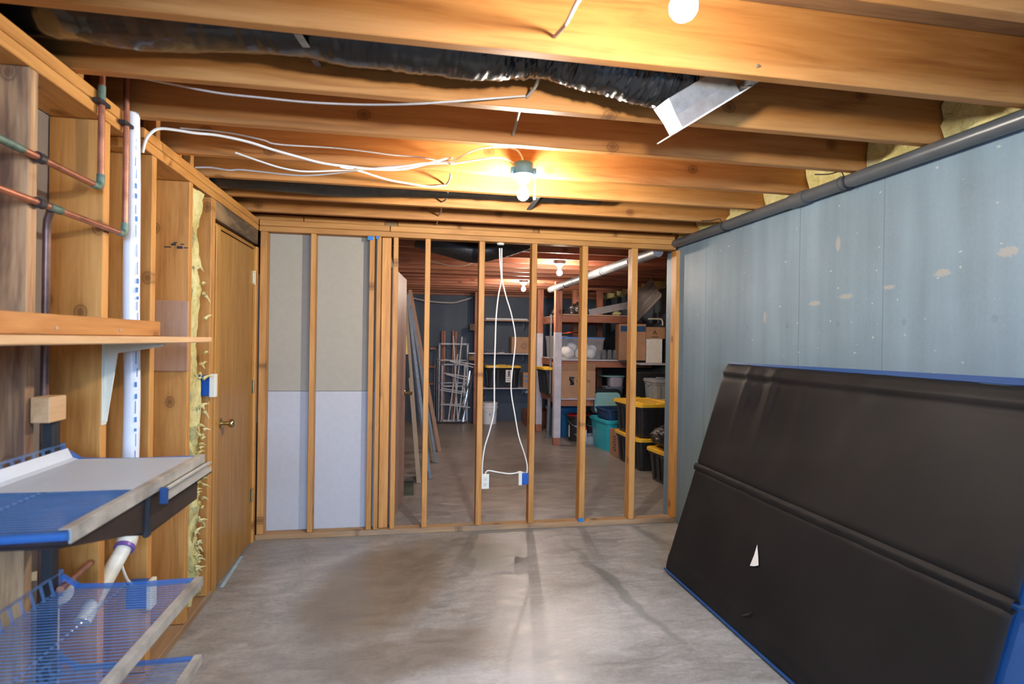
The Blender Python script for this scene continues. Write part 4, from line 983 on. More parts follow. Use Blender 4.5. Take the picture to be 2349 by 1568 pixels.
# shelf 2 contents
def bin_(name, cx, cy, z, w, d, h, lidmat, label, contents):
    e = empty(name, (cx, cy, z), label=label, cat='bin')
    mb = MB(); mb.loft([(0.001, w*0.88, d*0.88, 0.03), (h*0.9, w, d, 0.04), (h*0.93, w*1.04, d*1.04, 0.04), (h, w*1.04, d*1.04, 0.04)], cap1=False); mb.build('bin_body', M['clear'], e, smooth=True)
    mb = MB(); mb.loft([(h, w*1.07, d*1.07, 0.04), (h+0.018, w*1.07, d*1.07, 0.04), (h+0.022, w*1.0, d*1.0, 0.04)]); mb.build('bin_lid', lidmat, e, smooth=True)
    return e
b_ = bin_('storage_bin', 2.30, 8.84, ZS, 0.27, 0.44, 0.32, M['clear'], 'clear plastic bin with a pink object inside, beside the white post', None)
mb = MB(); mb.loft([(0, 0.05, 0.28, 0.02), (0.012, 0.05, 0.31, 0.02), (0.06, 0.05, 0.31, 0.02)]); mb.xform(Matrix.Rotation(math.radians(90), 4, 'Y'))
mb.bm.free(); mb = MB(); mb.tube([Vector((0.02, 0.12*math.cos(t), 0.15+0.12*math.sin(t))) for t in [2*math.pi*i/20 for i in range(20)]]+[Vector((0.02, 0.12, 0.15))], 0.022, n=8); o = mb.build('pink_ring', M['pink'], None, smooth=True); o.location = (2.29, 8.82, ZS+0.012); tag(o, 'pink round object inside the clear bin', 'toy')
b_ = bin_('storage_bin', 2.50, 8.22, ZS, 0.60, 0.42, 0.30, M['bluelid'], 'clear plastic bin with a blue lid full of white bundles', None)
k_ = 0
for x, y, z, r in ((-0.2, -0.08, 0.10, 0.08), (-0.03, -0.09, 0.085, 0.075), (0.13, -0.08, 0.09, 0.08), (-0.12, 0.06, 0.17, 0.08), (0.06, 0.05, 0.17, 0.08), (0.2, 0.04, 0.14, 0.07), (-0.22, 0.05, 0.11, 0.07)):
    mb = MB(); bmesh.ops.create_icosphere(mb.bm, subdivisions=3, radius=r)
    for v in mb.bm.verts: v.co *= 1+0.12*noise.noise(v.co*14+Vector((x*30, y, z)));
    o = mb.build('wadding_bundle', M['wadding'], None, smooth=True); o.location = (2.50+x, 8.22+y, ZS+z); tag(o, 'white bundle inside the blue lidded clear bin', 'bundle', 'white bundles in the clear bin')
mb = MB()
mb.grid(lambda u, v: Vector((2.24+0.28*u, 8.06+0.3*v, 1.575+0.035+0.02*noise.noise(Vector((u*4, v*3, 1)))+0.02*math.sin(u*3))), 14, 10); bmesh.ops.solidify(mb.bm, geom=mb.bm.faces[:], thickness=0.04)
tag(mb.build('folded_cloth', M['orange'], smooth=True), 'folded orange cloth lying on the blue lidded bin', 'cloth')
carton('cardboard_box', (2.60, 8.62, ZS), (3.0, 8.95, ZS+0.33), M['card'], 'plain cardboard box behind the blue lidded bin')
# jars
def jar_mesh():
    e = empty('glass_jar', (0, 0, 0), label='clear glass jar standing on the middle storage shelf beside the tall carton', cat='jar', group='glass jars on the storage rack')
    mb = MB(); mb.loft([(0.0, 0.068, 0.068, 0.034), (0.01, 0.078, 0.078, 0.039), (0.10, 0.078, 0.078, 0.039), (0.125, 0.062, 0.062, 0.031), (0.14, 0.062, 0.062, 0.031), (0.14, 0.055, 0.055, 0.027), (0.12, 0.055, 0.055, 0.027), (0.10, 0.070, 0.070, 0.035), (0.012, 0.070, 0.070, 0.035)], n=4); mb.build('jar_body', M['glass'], e, smooth=True)
    mb = MB(); mb.tube([Vector((0.033*math.cos(t), 0.033*math.sin(t), 0.132)) for t in [2*math.pi*i/16 for i in range(17)]], 0.0025, n=5); mb.build('jar_rim', M['glass'], e, smooth=True)
    return e
jp = jar_mesh(); first = True
for r_ in range(2):
    for c_ in range(5):
        o = jp if first else copy_tree(jp); first = False
        o.location = (2.715+0.085*c_+0.04*r_, 8.03+0.10*r_, ZS)
# tall carton etc.
bc = carton('cardboard_box', AY(1430, 833, 7.75), (3.42, 8.15, 1.80), M['card'], 'tall cardboard carton with two dark blue printed panels', tape=False)
bc.location = (0, 0, 0); 
for ch in children(bc): bpy.data.objects.remove(ch)
bc.location = (3.17, 7.95, ZS); bc.rotation_euler = (0, 0, math.radians(-12))
w, h = 0.19, 0.52
mb = MB(); mb.box((-w, -0.19, 0), (w, 0.19, h), 0.004); mb.build('carton_body', M['card'], bc)
for x0, x1 in ((-0.17, -0.07), (0.05, 0.19)):
    mb = MB(); mb.box((x0, -0.1925, h-0.11), (x1, -0.191, h-0.03)); mb.build('blue_print', M['navyprint'], bc)
mb = MB(); mb.bar((0, 0.19, h), (0, 0.05, h+0.05), 0.36, 0.004, (0, 0, 1)); mb.build('flap', M['card'], bc)
b5 = carton('cardboard_box', AY(1485, 833, 7.3)-Vector((0, 0, 0)), (0, 0, 0), M['white'], 'narrow white carton at the right end of the middle storage shelf')
for ch in children(b5): bpy.data.objects.remove(ch)
q0 = AY(1485, 832, 7.62); q1 = AY(1525, 777, 7.62)
b5.location = ((q0.x+q1.x)/2+0.02, 7.75, q0.z); b5.rotation_euler = (0, 0, math.radians(-20)); hh = q1.z-q0.z
mb = MB(); mb.box((-0.11, -0.12, 0), (0.11, 0.12, hh), 0.003); mb.build('carton_body', M['wadding'], b5)
q2 = AY(1505, 750, 7.62)
b6 = empty('cardboard_box', (b5.location.x, 7.75, q1.z+0.001), (0, 0, math.radians(-8)), label='small orange brown carton with a triangle mark on top of the white carton', cat='box')
mb = MB(); mb.box((-0.13, -0.12, 0), (0.13, 0.12, q2.z-q1.z), 0.003); mb.build('carton_body', M['card'], b6)
text('A', 0.09, 'triangle_mark', M['ink'], b6, (-0.02, -0.1215, 0.085), (math.radians(90), 0, 0))
mb = MB(); mb.box((-0.07, -0.1225, 0.02), (0.03, -0.121, 0.028)); mb.build('printed_line', M['ink'], b6)
mb = MB(); mb.box((3.2, 7.62, q0.z-0.03), (3.598, 8.1, q0.z-0.002)); tag(mb.build('shelf_extension', M['postwhite']), 'short white shelf board under the narrow white carton', 'shelf')

# shelf 3 contents
q0 = AY(1283, 917, 8.0); q1 = AY(1366, 850, 8.0)
b7 = carton('cardboard_box', (q0.x, 7.99, 0.676), (q1.x, 8.45, q1.z), M['card'], 'large open cardboard carton with dark logo and lettering on the lowest rack shelf', flaps=True, tape=False)
cx = (q0.x+q1.x)/2; hh = q1.z
def onbox(px, py): p = AY(px, py, 7.99); return (p.x-cx, -0.2318, p.z-0.676)
mb = MB()
for (a, b) in (((1306, 865), (1318, 866)), ((1306, 868), (1315, 881)), ((1307, 881), (1316, 882))):
    pa, pb = Vector(onbox(*a)), Vector(onbox(*b)); mb.bar(pa, pb, 0.002, 0.02, (0, 0, 1))
for k in range(4):
    pa = Vector(onbox(1307+k*2.4, 867)); pb = Vector(onbox(1310+k*2.2, 881)); mb.bar(pa, pb, 0.012, 0.002, (0, 1, 0))
mb.build('carton_logo', M['ink'], b7)
for ch_, px in (('S', 1323), ('I', 1333), ('I', 1339), ('N', 1350)):
    text(ch_, 0.055, 'lettering', M['ink'], b7, onbox(px, 874), (math.radians(90), 0, 0))
mb = MB()
for k in range(14):
    a = onbox(1312+random.uniform(0, 16), 888+k*1.6); mb.bar(a, Vector(a)+Vector((random.uniform(-0.03, 0.03), 0, random.uniform(-0.012, 0.012))), 0.0015, 0.002, (0, 1, 0))
mb.build('scribble', M['ink'], b7)
mb = MB(); a = onbox(1344, 914); b = onbox(1360, 914); mb.bar(a, b, 0.0015, 0.012, (0, 0, 1)); mb.build('printed_line', M['ink'], b7)

def tote(loc, w, d, h, rz, label, lid='yellow', body='black', lab=True, group=None):
    """black tote with overhanging coloured lid; w along x, d along y"""
    e = empty('storage_tote', loc, (0, 0, rz), label=label, cat='tote', group=group)
    mb = MB(); hb = h-0.03
    mb.loft([(0.0, w*0.80, d*0.84, 0.04), (0.01, w*0.81, d*0.85, 0.04), (hb*0.86, w*0.90, d*0.92, 0.04), (hb*0.87, w*0.94, d*0.95, 0.04), (hb, w*0.95, d*0.96, 0.04)], n=4); mb.build('tote_body', M[body], e, smooth=True)
    for s in (-1, 1):
        for k in (-0.3, -0.15, 0.15, 0.3):
            mb = MB(); mb.bar((s*w*0.415, k*d, 0.03), (s*w*0.458, k*d, hb*0.84), 0.014, 0.025, (0, 1, 0)); mb.build('side_rib', M[body], e)
            mb = MB(); mb.bar((k*w, s*d*0.435, 0.03), (k*w, s*d*0.468, hb*0.84), 0.025, 0.014, (0, 1, 0)); mb.build('side_rib', M[body], e)
    mb = MB(); mb.loft([(hb-0.012, w*1.0, d*1.0, 0.05), (hb-0.012+0.032, w*1.0, d*1.0, 0.05), (hb+0.026, w*0.97, d*0.97, 0.05), (hb+0.026, w*0.88, d*0.88, 0.04), (hb+0.014, w*0.86, d*0.86, 0.04)], n=4)
    for s in (-1, 1):
        mb.box((-w*0.12, s*d*0.47-0.02, hb+0.01), (w*0.12, s*d*0.47+0.02, hb+0.036), 0.006)
        mb.box((s*w*0.30-w*0.09, -d*0.33, hb+0.012), (s*w*0.30+w*0.09, d*0.33, hb+0.028), 0.006)
    mb.build('tote_lid', M[lid], e, smooth=True)
    for s in (-1, 1):
        mb = MB(); mb.box((s*w*0.46-0.014, -0.05, hb*0.80), (s*w*0.46+0.014, 0.05, hb*0.9), 0.004); mb.build('handle', M[body], e)
    return e
tote((2.875, 6.62, 0.0), 0.56, 0.80, 0.385, 0, 'lower black tote with yellow lid, under the tote with the sticker')
t_ = tote((2.875, 6.60, 0.387), 0.60, 0.78, 0.40, math.radians(3), 'upper black tote with yellow lid and a blue white sticker, atop another tote')
mb = MB(); mb.box((0.07, -0.371, 0.22), (0.19, -0.3695, 0.32)); mb.build('sticker', M['wadding'], t_)
mb = MB(); mb.box((0.075, -0.3722, 0.27), (0.11, -0.3712, 0.31)); mb.build('sticker_mark', M['bluebox'], t_)
tote((2.86, 5.62, 0.0), 0.52, 0.74, 0.36, math.radians(4), 'nearest black tote with yellow lid, on the floor behind the last stud')
tote((2.42, 8.30, 0.676), 0.60, 0.50, 0.0, 0, 'x') if False else None
tt = tote((2.36, 8.75, 0.676), 0.74, 0.48, 0.42, math.radians(4), 'black tote with yellow lid behind the large lettered carton on the rack')
# tote on far shelf
# far rack against the back wall
def far_shelf(z, label, mat, x0=1.18, x1=2.22, y0=10.12):
    e = empty('far_shelf', (x0, y0, z), label=label, cat='shelf')
    mb = MB(); mb.box((0, 0, -0.02), (x1-x0, 0.375, 0.0), 0.002); mb.build('shelf_top', mat, e)
    for x in (0.15, (x1-x0)-0.15):
        mb = MB(); mb.box((x, 0.35, -0.20), (x+0.02, 0.375, -0.021)); mb.bar((x+0.01, 0.36, -0.19), (x+0.01, 0.05, -0.03), 0.015, 0.015); mb.build('bracket', M['steel'], e)
    return e
far_shelf(1.86, 'highest shelf on the far storage wall with white tubes on it', M['ply'])
far_shelf(1.265, 'middle white shelf on the far storage wall with a cardboard box', M['postwhite'])
far_shelf(0.645, 'lowest white shelf on the far storage wall under the black tote', M['postwhite'])
for k, (xa, xb, z) in enumerate(((1115, 1208, 1.885), (1120, 1212, 1.91))):
    a = AY(xa, 723, 10.2).x; b = AY(xb, 730, 10.2).x
    mb = MB(); mb.tube([(a, 10.20+0.06*k, 1.878), (b, 10.20+0.06*k, 1.878)], 0.016, n=10); tag(mb.build('white_tube', M['white'], smooth=True), ['front', 'rear'][k]+' white tube lying on the highest far shelf', 'tube')
ft = tote((1.66, 10.26, 0.646), 0.66, 0.27, 0.40, 0, 'black tote with yellow lid and white label standing alone on the far wall shelf')
mb = MB(); mb.box((0.04, -0.130, 0.10), (0.15, -0.127, 0.32)); mb.build('paper_label', M['wadding'], ft)
for k in range(5):
    mb = MB(); mb.box((0.055, -0.1318, 0.13+k*0.035), (0.13, -0.1305, 0.137+k*0.035)); mb.build('printed_line', M['ink'], ft)
a = AY(1180, 805, 10.2); c1 = carton('cardboard_box', (1.80, 10.14, 1.267), (2.19, 10.40, 1.56), M['card'], 'brown cardboard box with a round mark on the middle far shelf')
mb = MB(); mb.tube([Vector((0.03+0.05*math.cos(t), -0.1325, 0.13+0.05*math.sin(t))) for t in [2*math.pi*i/20 for i in range(21)]], 0.003, n=5); mb.tube([Vector((0.03+0.025*math.cos(t), -0.1325, 0.13+0.025*math.sin(t))) for t in [2*math.pi*i/14 for i in range(15)]], 0.003, n=5); mb.build('round_mark', M['ink'], c1)
c2 = carton('cardboard_box', (2.02, 10.13, 0.647), (2.20, 10.36, 0.92), M['card'], 'small brown carton with blue print beside the tote on the lowest far shelf')
for z in (0.11, 0.19): mb = MB(); mb.box((-0.06, -0.1165, z), (0.06, -0.1155, z+0.035)); mb.build('blue_print', M['bluelid'], c2)
for k, (x, rz) in enumerate(((1.38, 0.3), (1.50, -0.2), (1.62, 0.5))):
    e = empty('tool_tray', (x, 10.20, 1.267), (0, 0, rz), label=['dark metal clutter at the left of the middle far shelf', 'grey metal bracket lying in the middle of the middle far shelf', 'white sachet and wire lying on the middle far shelf'][k], cat='hardware')
    mb = MB(); mb.box((-0.05, -0.03, 0), (0.05, 0.03, 0.012)); mb.build('flat_piece', M['steel' if k < 2 else 'white'], e)
    mb = MB(); mb.tube([(-0.05, 0, 0.02), (0, 0.02, 0.055), (0.05, -0.01, 0.03)], 0.006, n=6, smooth=4); mb.build('bent_rod', M['steel'], e, smooth=True)
# far brown post with brackets
o = lumber('post', (1.125, 1.215), (10.10, 10.19), (0, 2.345), M['redjoist']); tag(o, 'brown wooden post left of the far wall shelves', 'post')
o = lumber('post', (1.235, 1.275), (10.03, 10.115), (0, 2.345), M['redjoist']); tag(o, 'slim brown stud against the far brown post', 'post')
lumb = lumber('wood_block', (1.04, 1.125), (10.08, 10.18), (1.66, 1.78), M['oldwood']); tag(lumb, 'dark wooden block nailed high on the far brown post', 'block')
lumb = lumber('wood_block', (1.03, 1.125), (10.10, 10.18), (1.13, 1.25), M['oldwood']); tag(lumb, 'dark wooden block nailed lower on the far brown post', 'block')
mb = MB(); mb.box((1.02, 10.0, 1.252), (1.13, 10.18, 1.268)); tag(mb.build('small_shelf', M['white']), 'small white ledge on the side of the far brown post', 'shelf')
# bucket
def bucket(loc, r, h, body, lid, label, band=None):
    e = empty('bucket', loc, label=label, cat='bucket')
    mb = MB(); mb.loft([(0, 2*r*0.86, 2*r*0.86, r*0.86), (h*0.75, 2*r*0.97, 2*r*0.97, r*0.97), (h*0.76, 2*r*1.03, 2*r*1.03, r*1.03), (h*0.82, 2*r*1.03, 2*r*1.03, r*1.03), (h*0.83, 2*r*0.98, 2*r*0.98, r*0.98), (h*0.96, 2*r, 2*r, r)], n=5); mb.build('bucket_body', body, e, smooth=True)
    mb = MB(); mb.loft([(h*0.94, 2*r*1.06, 2*r*1.06, r*1.06), (h, 2*r*1.06, 2*r*1.06, r*1.06), (h*1.005, 2*r*0.98, 2*r*0.98, r*0.98)], n=5); mb.build('bucket_lid', lid, e, smooth=True)
    mb = MB(); mb.tube([Vector((r*1.04*math.cos(t), r*1.04*math.sin(t)*0.8-0.02, h*0.8-0.10*abs(math.sin(t)))) for t in [math.pi*(1+i/12) for i in range(13)]], 0.003, n=5); mb.build('handle', M['galv'], e)
    return e
bk = bucket((1.43, 10.22, 0), 0.145, 0.38, M['white'], M['white'], 'white plastic bucket with red and blue print on the far floor')
mb = MB(); mb.bar((-0.02, -0.137, 0.24), (0.08, -0.118, 0.24), 0.004, 0.02, (0, 0, 1)); mb.build('red_print', M['red'], bk)
mb = MB(); mb.bar((-0.02, -0.134, 0.18), (0.08, -0.116, 0.18), 0.004, 0.05, (0, 0, 1)); mb.build('blue_print', M['bluelid'], bk)
lumb = lumber('wooden_crate', (2.03, 2.45), (9.75, 10.2), (0, 0.27), M['redjoist']); tag(lumb, 'low reddish brown wooden box against the far wall', 'box')
mb = MB(); mb.box((2.10, 10.47, 0.52), (2.20, 10.498, 0.58), 0.004); tag(mb.build('wall_outlet', M['white']), 'small white outlet low on the far blue grey wall', 'outlet')

# window screen frames and strips by the far wall
def frame(px0, py0, px1, py1, Y, label, bars=(), t=0.03):
    a = AY(px0, py1, Y); b = AY(px1, py0, Y); z0 = max(0.002, a.z)
    e = empty('screen_frame', (a.x, Y, z0), label=label, cat='frame'); w = b.x-a.x; h = b.z-z0
    for p, q, nm in (((0, 0, t/2), (w, 0, t/2), 'rail'), ((0, 0, h), (w, 0, h), 'rail'), ((0, 0, 0), (0, 0, h+t/2), 'stile'), ((w, 0, 0), (w, 0, h+t/2), 'stile')):
        mb = MB(); mb.bar(p, q, 0.02, t, (0, 0, 1) if nm == 'rail' else (1, 0, 0)); mb.build(nm, M['tin'], e)
    for z in bars: mb = MB(); mb.bar((0, 0, h*z), (w, 0, h*z), 0.02, t*0.8, (0, 0, 1)); mb.build('cross_bar', M['tin'], e)
    return e
frame(1006, 789, 1073, 967, 10.30, 'largest pale metal screen frame leaning by the far wall', (0.22, 0.50, 0.79))
frame(1013, 836, 1066, 966, 10.22, 'smaller pale screen frame standing in front of the largest frame', (0.3, 0.62))
frame(998, 824, 1001, 966, 10.25, 'narrow pale upright frame at the left of the screen frames')
strips = [((1040, 770), (1050, 966)), ((1060, 772), (1040, 967)), ((1050, 812), (1028, 967)), ((1070, 830), (1050, 966)), ((1088, 844), (1046, 966)), ((1092, 838), (1058, 967)), ((1078, 850), (1062, 967))]
for i, (a, b) in enumerate(strips):
    Y = 10.10+0.012*i; mb = MB(); pa, pb = AY(*a, Y+0.10), AY(*b, Y); pb.z = max(pb.z, 0.014)
    mb.bar(pa, pb, 0.022, 0.018); tag(mb.build('metal_strip', M['tin' if i < 4 else 'galv']), 'pale strip leaning upright against the screen frames', 'strip', 'upright strips by the far wall')
for i, (a, b) in enumerate((((1020, 824), (1090, 836)), ((1032, 828), (1086, 842)), ((1018, 855), (1072, 864)), ((1024, 858), (1076, 872)), ((1012, 890), (1072, 900)), ((1010, 894), (1060, 902)), ((1012, 926), (1078, 934)))):
    Y = 10.06-0.008*i; mb = MB(); mb.bar(AY(*a, Y), AY(*b, Y), 0.020, 0.018); tag(mb.build('metal_strip', M['tin']), 'pale strip lying crosswise over the screen frames', 'strip', 'crosswise strips by the far wall')
for i, (px, t, bt) in enumerate(((1015, 758, 790), (1020, 759, 790), (1040, 758, 788), (1046, 760, 788))):
    a = AY(px, t, 10.44); o = lumber('wood_strip', (a.x-0.018, a.x+0.018), (10.42, 10.46), (0.0, a.z), M['redjoist']); tag(o, 'slim brown strip standing behind the screen frames', 'strip', 'slim brown strips by the far wall')
for i, (px, py) in enumerate(((992, 799), (990, 840), (988, 879))):
    a = AY(px, py, 10.46); o = lumber('wood_peg', (a.x-0.05, a.x+0.06), (10.36, 10.498), (a.z-0.018, a.z+0.018), M['redjoist']); tag(o, ['upper', 'middle', 'lower'][i]+' brown wooden peg on the far wall left of the screen frames', 'peg')
cable('power_cable', [AY(932, 680, 10.40), AY(980, 690, 10.40), AY(1035, 694, 10.40), AY(1060, 689, 10.40), AY(1084, 682, 10.40)], 'dark conduit sagging across the top of the far wall', 0.018, 'cablegrey')
cable('power_cable', [AY(985, 598, 6.5), AY(1035, 609, 6.45), AY(1065, 609, 6.42), AY(1085, 603, 6.40), AY(1112, 600, 6.40)], 'thin pale cable sagging under the storage joists', 0.005, 'cable')

# leaning door and boards at the left of the storage room
A0 = AZ(908, 1172, 0); B0 = AZ(926, 1136, 0)
ang = math.atan2(B0.y-4.66, B0.x-(-0.125))
dl = empty('spare_door', (-0.125, 4.66, 0.004), (0, 0, ang), label='brown interior door standing open just behind the partition studs', cat='door')
Ld = math.hypot(B0.y-4.66, B0.x+0.125)
mb = MB(); mb.box((0, 0.0, 0), (Ld, 0.035, 2.05), 0.003); mb.build('door_slab', M['browndoor'], dl)
k = MB(); k.loft([(0, 0.058, 0.058, 0.029), (0.008, 0.05, 0.05, 0.025), (0.012, 0.022, 0.022, 0.011), (0.038, 0.022, 0.022, 0.011), (0.048, 0.045, 0.045, 0.022), (0.062, 0.05, 0.05, 0.025), (0.072, 0.03, 0.03, 0.015)], n=4)
k.xform(Matrix.Translation((Ld-0.07, 0.0, 0.98)) @ Matrix.Rotation(math.radians(90), 4, 'X')); k.build('door_knob', M['brass'], dl, smooth=True)
k = MB(); k.loft([(0, 0.058, 0.058, 0.029), (0.008, 0.05, 0.05, 0.025), (0.012, 0.022, 0.022, 0.011), (0.038, 0.022, 0.022, 0.011), (0.048, 0.045, 0.045, 0.022), (0.062, 0.05, 0.05, 0.025), (0.072, 0.03, 0.03, 0.015)], n=4)
def lean(name, pf, pt, Y0, Y1, wy, th, mat, label, cat='board', dz=0):
    """board standing on the floor at pf leaning to pt; wy is its width along the depth axis"""
    a = AZ(pf[0], pf[1], 0); b = AY(pt[0], pt[1], Y1)
    mb = MB(); a = Vector((a.x, a.y, 0.0)); b = Vector((b.x, b.y, b.z)); d = (b-a).normalized()
    n = d.cross(Vector((0, 1, 0))).normalized(); 
    if n.z < 0: n = -n
    a = a + Vector((0, 0, 0.004))
    for s in ((a, b),):
        vs = []
        for e_ in s:
            for o_ in (Vector((0, 0, 0)), Vector((0, wy, 0)), Vector((-th, wy, 0)), Vector((-th, 0, 0))): vs.append(mb.bm.verts.new(e_+o_))
        for f in ((3, 2, 1, 0), (4, 5, 6, 7), (0, 1, 5, 4), (1, 2, 6, 5), (2, 3, 7, 6), (3, 0, 4, 7)): mb.bm.faces.new([vs[i] for i in f])
    return tag(mb.build(name, mat), label, cat)
lean('leaning_board', (966, 1108), (930, 640), 0, 6.10, 0.30, 0.045, M['tanboard'], 'nearest tan brown board leaning behind the spare door')
g = lean('metal_track', (990, 1098), (938, 676), 0, 6.30, 0.05, 0.03, M['steel'], 'nearest grey steel track leaning among the boards', 'track')
lean('metal_track', (984, 1088), (934, 668), 0, 6.50, 0.05, 0.03, M['steel'], 'grey steel track leaning just behind the nearest one', 'track')
lean('metal_track', (1004, 1062), (945, 700), 0, 7.05, 0.05, 0.03, M['steel'], 'farthest grey steel track leaning among the boards', 'track')
lean('leaning_board', (996, 1060), (940, 672), 0, 7.10, 0.10, 0.02, M['tanboard'], 'thin olive tan strip leaning between the steel tracks')
lean('leaning_board', (1013, 1036), (945, 664), 0, 7.70, 0.14, 0.05, M['hardboard'], 'farthest reddish brown board leaning towards the storage left wall')
def sticker(px, py0, py1, Y, w, mat, label, lean_dx):
    a, b = AY(px, py1, Y), AY(px-lean_dx, py0, Y); mb = MB(); mb.bar(a, b, w, 0.012, (0, -1, 0)); return mb.build('label_wrap', mat)
o = sticker(933, 768, 812, 6.0, 0.022, M['yellow'], '', 3); tag(o, 'yellow length of a level leaning beside the spare door', 'level')
o = sticker(938, 812, 866, 6.0, 0.022, M['ink'], '', 4); tag(o, 'black printed length of packaging leaning beside the spare door', 'packaging')
o = sticker(929, 692, 716, 6.0, 0.028, M['mint'], '', 0); tag(o, 'pale mint label on the leaning boards near the top of the spare door', 'label')
mb = MB(); mb.box((-0.19, 5.55, 0.0005), (0.06, 6.1, 0.006)); tag(mb.build('green_floor_patch', plain('dull_green', (0.06, 0.07, 0.05), 0.8, var=0.3)), 'dull green patch on the floor under the leaning boards', 'mat')  # thin slab for the dark green area of floor

# things below and beside the rack
def tub(loc, w, d, h, mat, label, rz=0, taper=0.85, rx=0, cat='tub'):
    e = empty('plastic_tub', loc, (rx, 0, rz), label=label, cat=cat)
    mb = MB(); mb.loft([(0, w*taper, d*taper, 0.05), (h*0.9, w*0.96, d*0.96, 0.06), (h*0.9, w*1.03, d*1.03, 0.06), (h*0.98, w*1.04, d*1.04, 0.06), (h, w*1.0, d*1.0, 0.06), (h*0.97, w*0.94, d*0.94, 0.06), (0.012, w*taper*0.96, d*taper*0.96, 0.05)], n=4)
    mb.build('tub_body', mat, e, smooth=True)
    for k in (-0.22, 0.22):
        mb = MB(); mb.bar((k*w, -d*taper/2-0.002, 0.02), (k*w, -d*0.48-0.004, h*0.86), 0.03, 0.012, (0, 1, 0)); mb.build('side_rib', mat, e)
    return e
tub((2.86, 7.72, 0.0), 0.50, 0.62, 0.43, M['teal'], 'bright teal plastic tub on the floor in front of the rack', 0.1)
tub((2.88, 7.74, 0.33), 0.44, 0.46, 0.235, M['navy'], 'navy blue tub sitting in the top of the bright teal tub', 0.05)
mb = MB(); mb.loft([(0, 0.40, 0.30, 0.06), (0.02, 0.40, 0.30, 0.06), (0.022, 0.36, 0.26, 0.05), (0.016, 0.34, 0.24, 0.05)], n=4); mb.xform(Matrix.Translation((2.87, 8.05, 0.60)) @ Matrix.Rotation(math.radians(80), 4, 'X'))
tag(mb.build('tub_lid', M['mint'], smooth=True), 'pale mint green lid standing upright behind the navy tub', 'lid')
mb = MB(); mb.loft([(0, 0.48, 0.36, 0.07), (0.03, 0.48, 0.36, 0.07)], n=4); mb.xform(Matrix.Translation((2.86, 8.095, 0.62)) @ Matrix.Rotation(math.radians(80), 4, 'X'))
tag(mb.build('tub_lid', M['black'], smooth=True), 'black lid standing behind the pale mint green lid', 'lid')
c3 = carton('cardboard_box', (2.655, 7.02, 0.0), (2.95, 7.33, 0.34), M['card2'], 'brown printed carton on the floor between the teal tub and the lower tote')
for k in range(3): mb = MB(); mb.tube([Vector((-0.1485, -0.03+0.05*math.cos(t), 0.10+0.07*k+0.025*math.sin(t))) for t in [2*math.pi*i/12 for i in range(13)]], 0.004, n=5); mb.build('round_mark', M['ink'], c3)
bk2 = bucket((2.52, 8.38, 0), 0.155, 0.40, M['black'], M['red'], 'black bucket with a bright red lid under the lowest rack shelf')
mb = MB(); mb.bar((-0.142, -0.03, 0.24), (-0.138, -0.03, 0.06), 0.07, 0.004, (1, 0, 0)); mb.build('white_label', M['wadding'], bk2)
bk3 = bucket((2.80, 8.55, 0), 0.15, 0.37, M['black'], M['red'], 'second black bucket with red rim further right under the rack')
jg = empty('jug', (2.53, 8.12, 0.0), label='white jug with red cap and red print in front of the red lidded bucket', cat='jug')
mb = MB(); mb.loft([(0.03, 0.10, 0.08, 0.02), (0.20, 0.10, 0.08, 0.02), (0.23, 0.05, 0.05, 0.02)], n=3); mb.build('jug_body', M['white'], jg, smooth=True)
mb = MB(); mb.loft([(0.20, 0.102, 0.082, 0.02), (0.24, 0.102, 0.082, 0.02)], n=3); mb.build('jug_cap', M['red'], jg)
tub((2.66, 8.08, 0.0), 0.46, 0.30, 0.13, M['clear'], 'shallow clear grey tray on the floor under the rack', 0.15)
tub((2.45, 8.85, 0.0), 0.55, 0.36, 0.46, M['bluetote'], 'deep blue tote in the shade under the lowest rack shelf')
# grey shallow tubs and kennel
tub((3.03, 8.28, 0.705), 0.30, 0.26, 0.12, M['greytub'], 'shallow grey tub in the dark left of the wire crate', cat='tub')
tub((3.07, 8.28, 0.826), 0.24, 0.22, 0.15, M['lilac'], 'pale lilac tub stacked on the shallow grey tub', cat='tub')
mb = MB(); mb.loft([(0, 0.34, 0.26, 0.04), (0.012, 0.34, 0.26, 0.04)], n=4); mb.xform(Matrix.Translation((3.02, 8.28, 0.977))); tag(mb.build('tub_lid', M['mint'], smooth=True), 'thin mint lid on the pale lilac tub', 'lid')
# stand for them: dark storage trunk
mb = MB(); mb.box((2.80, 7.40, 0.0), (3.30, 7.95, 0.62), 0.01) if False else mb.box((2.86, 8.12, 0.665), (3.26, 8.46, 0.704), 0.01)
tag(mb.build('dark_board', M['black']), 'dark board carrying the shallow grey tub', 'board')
for y_, x_ in ((7.38, 2.90), (7.62, 3.22)):
    pass
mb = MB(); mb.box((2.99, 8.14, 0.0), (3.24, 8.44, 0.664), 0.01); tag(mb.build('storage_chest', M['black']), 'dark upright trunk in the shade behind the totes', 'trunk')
cr = empty('wire_crate', (3.22, 7.45, 0.70), label='dark wire mesh crate in the shade beside the stacked totes', cat='crate')
mb = MB()
for i in range(14):
    t = i/13; mb.bar((-0.22+0.44*t, -0.22, 0), (-0.22+0.44*t, -0.22, 0.42), 0.004, 0.004, (0, 1, 0)); mb.bar((-0.22, -0.22+0.44*t, 0), (-0.22, -0.22+0.44*t, 0.42), 0.004, 0.004, (0, 1, 0))
for i in range(13):
    z = 0.42*i/12; mb.bar((-0.22, -0.22, z), (0.22, -0.22, z), 0.004, 0.004); mb.bar((-0.22, -0.22, z), (-0.22, 0.22, z), 0.004, 0.004)
o = mb.build('wire_mesh', M['black'], cr); o['kind'] = 'stuff'
mb = MB(); mb.box((-0.21, -0.21, 0.0), (0.21, 0.21, 0.38), 0.01); mb.build('crate_tray', M['rubber'], cr)
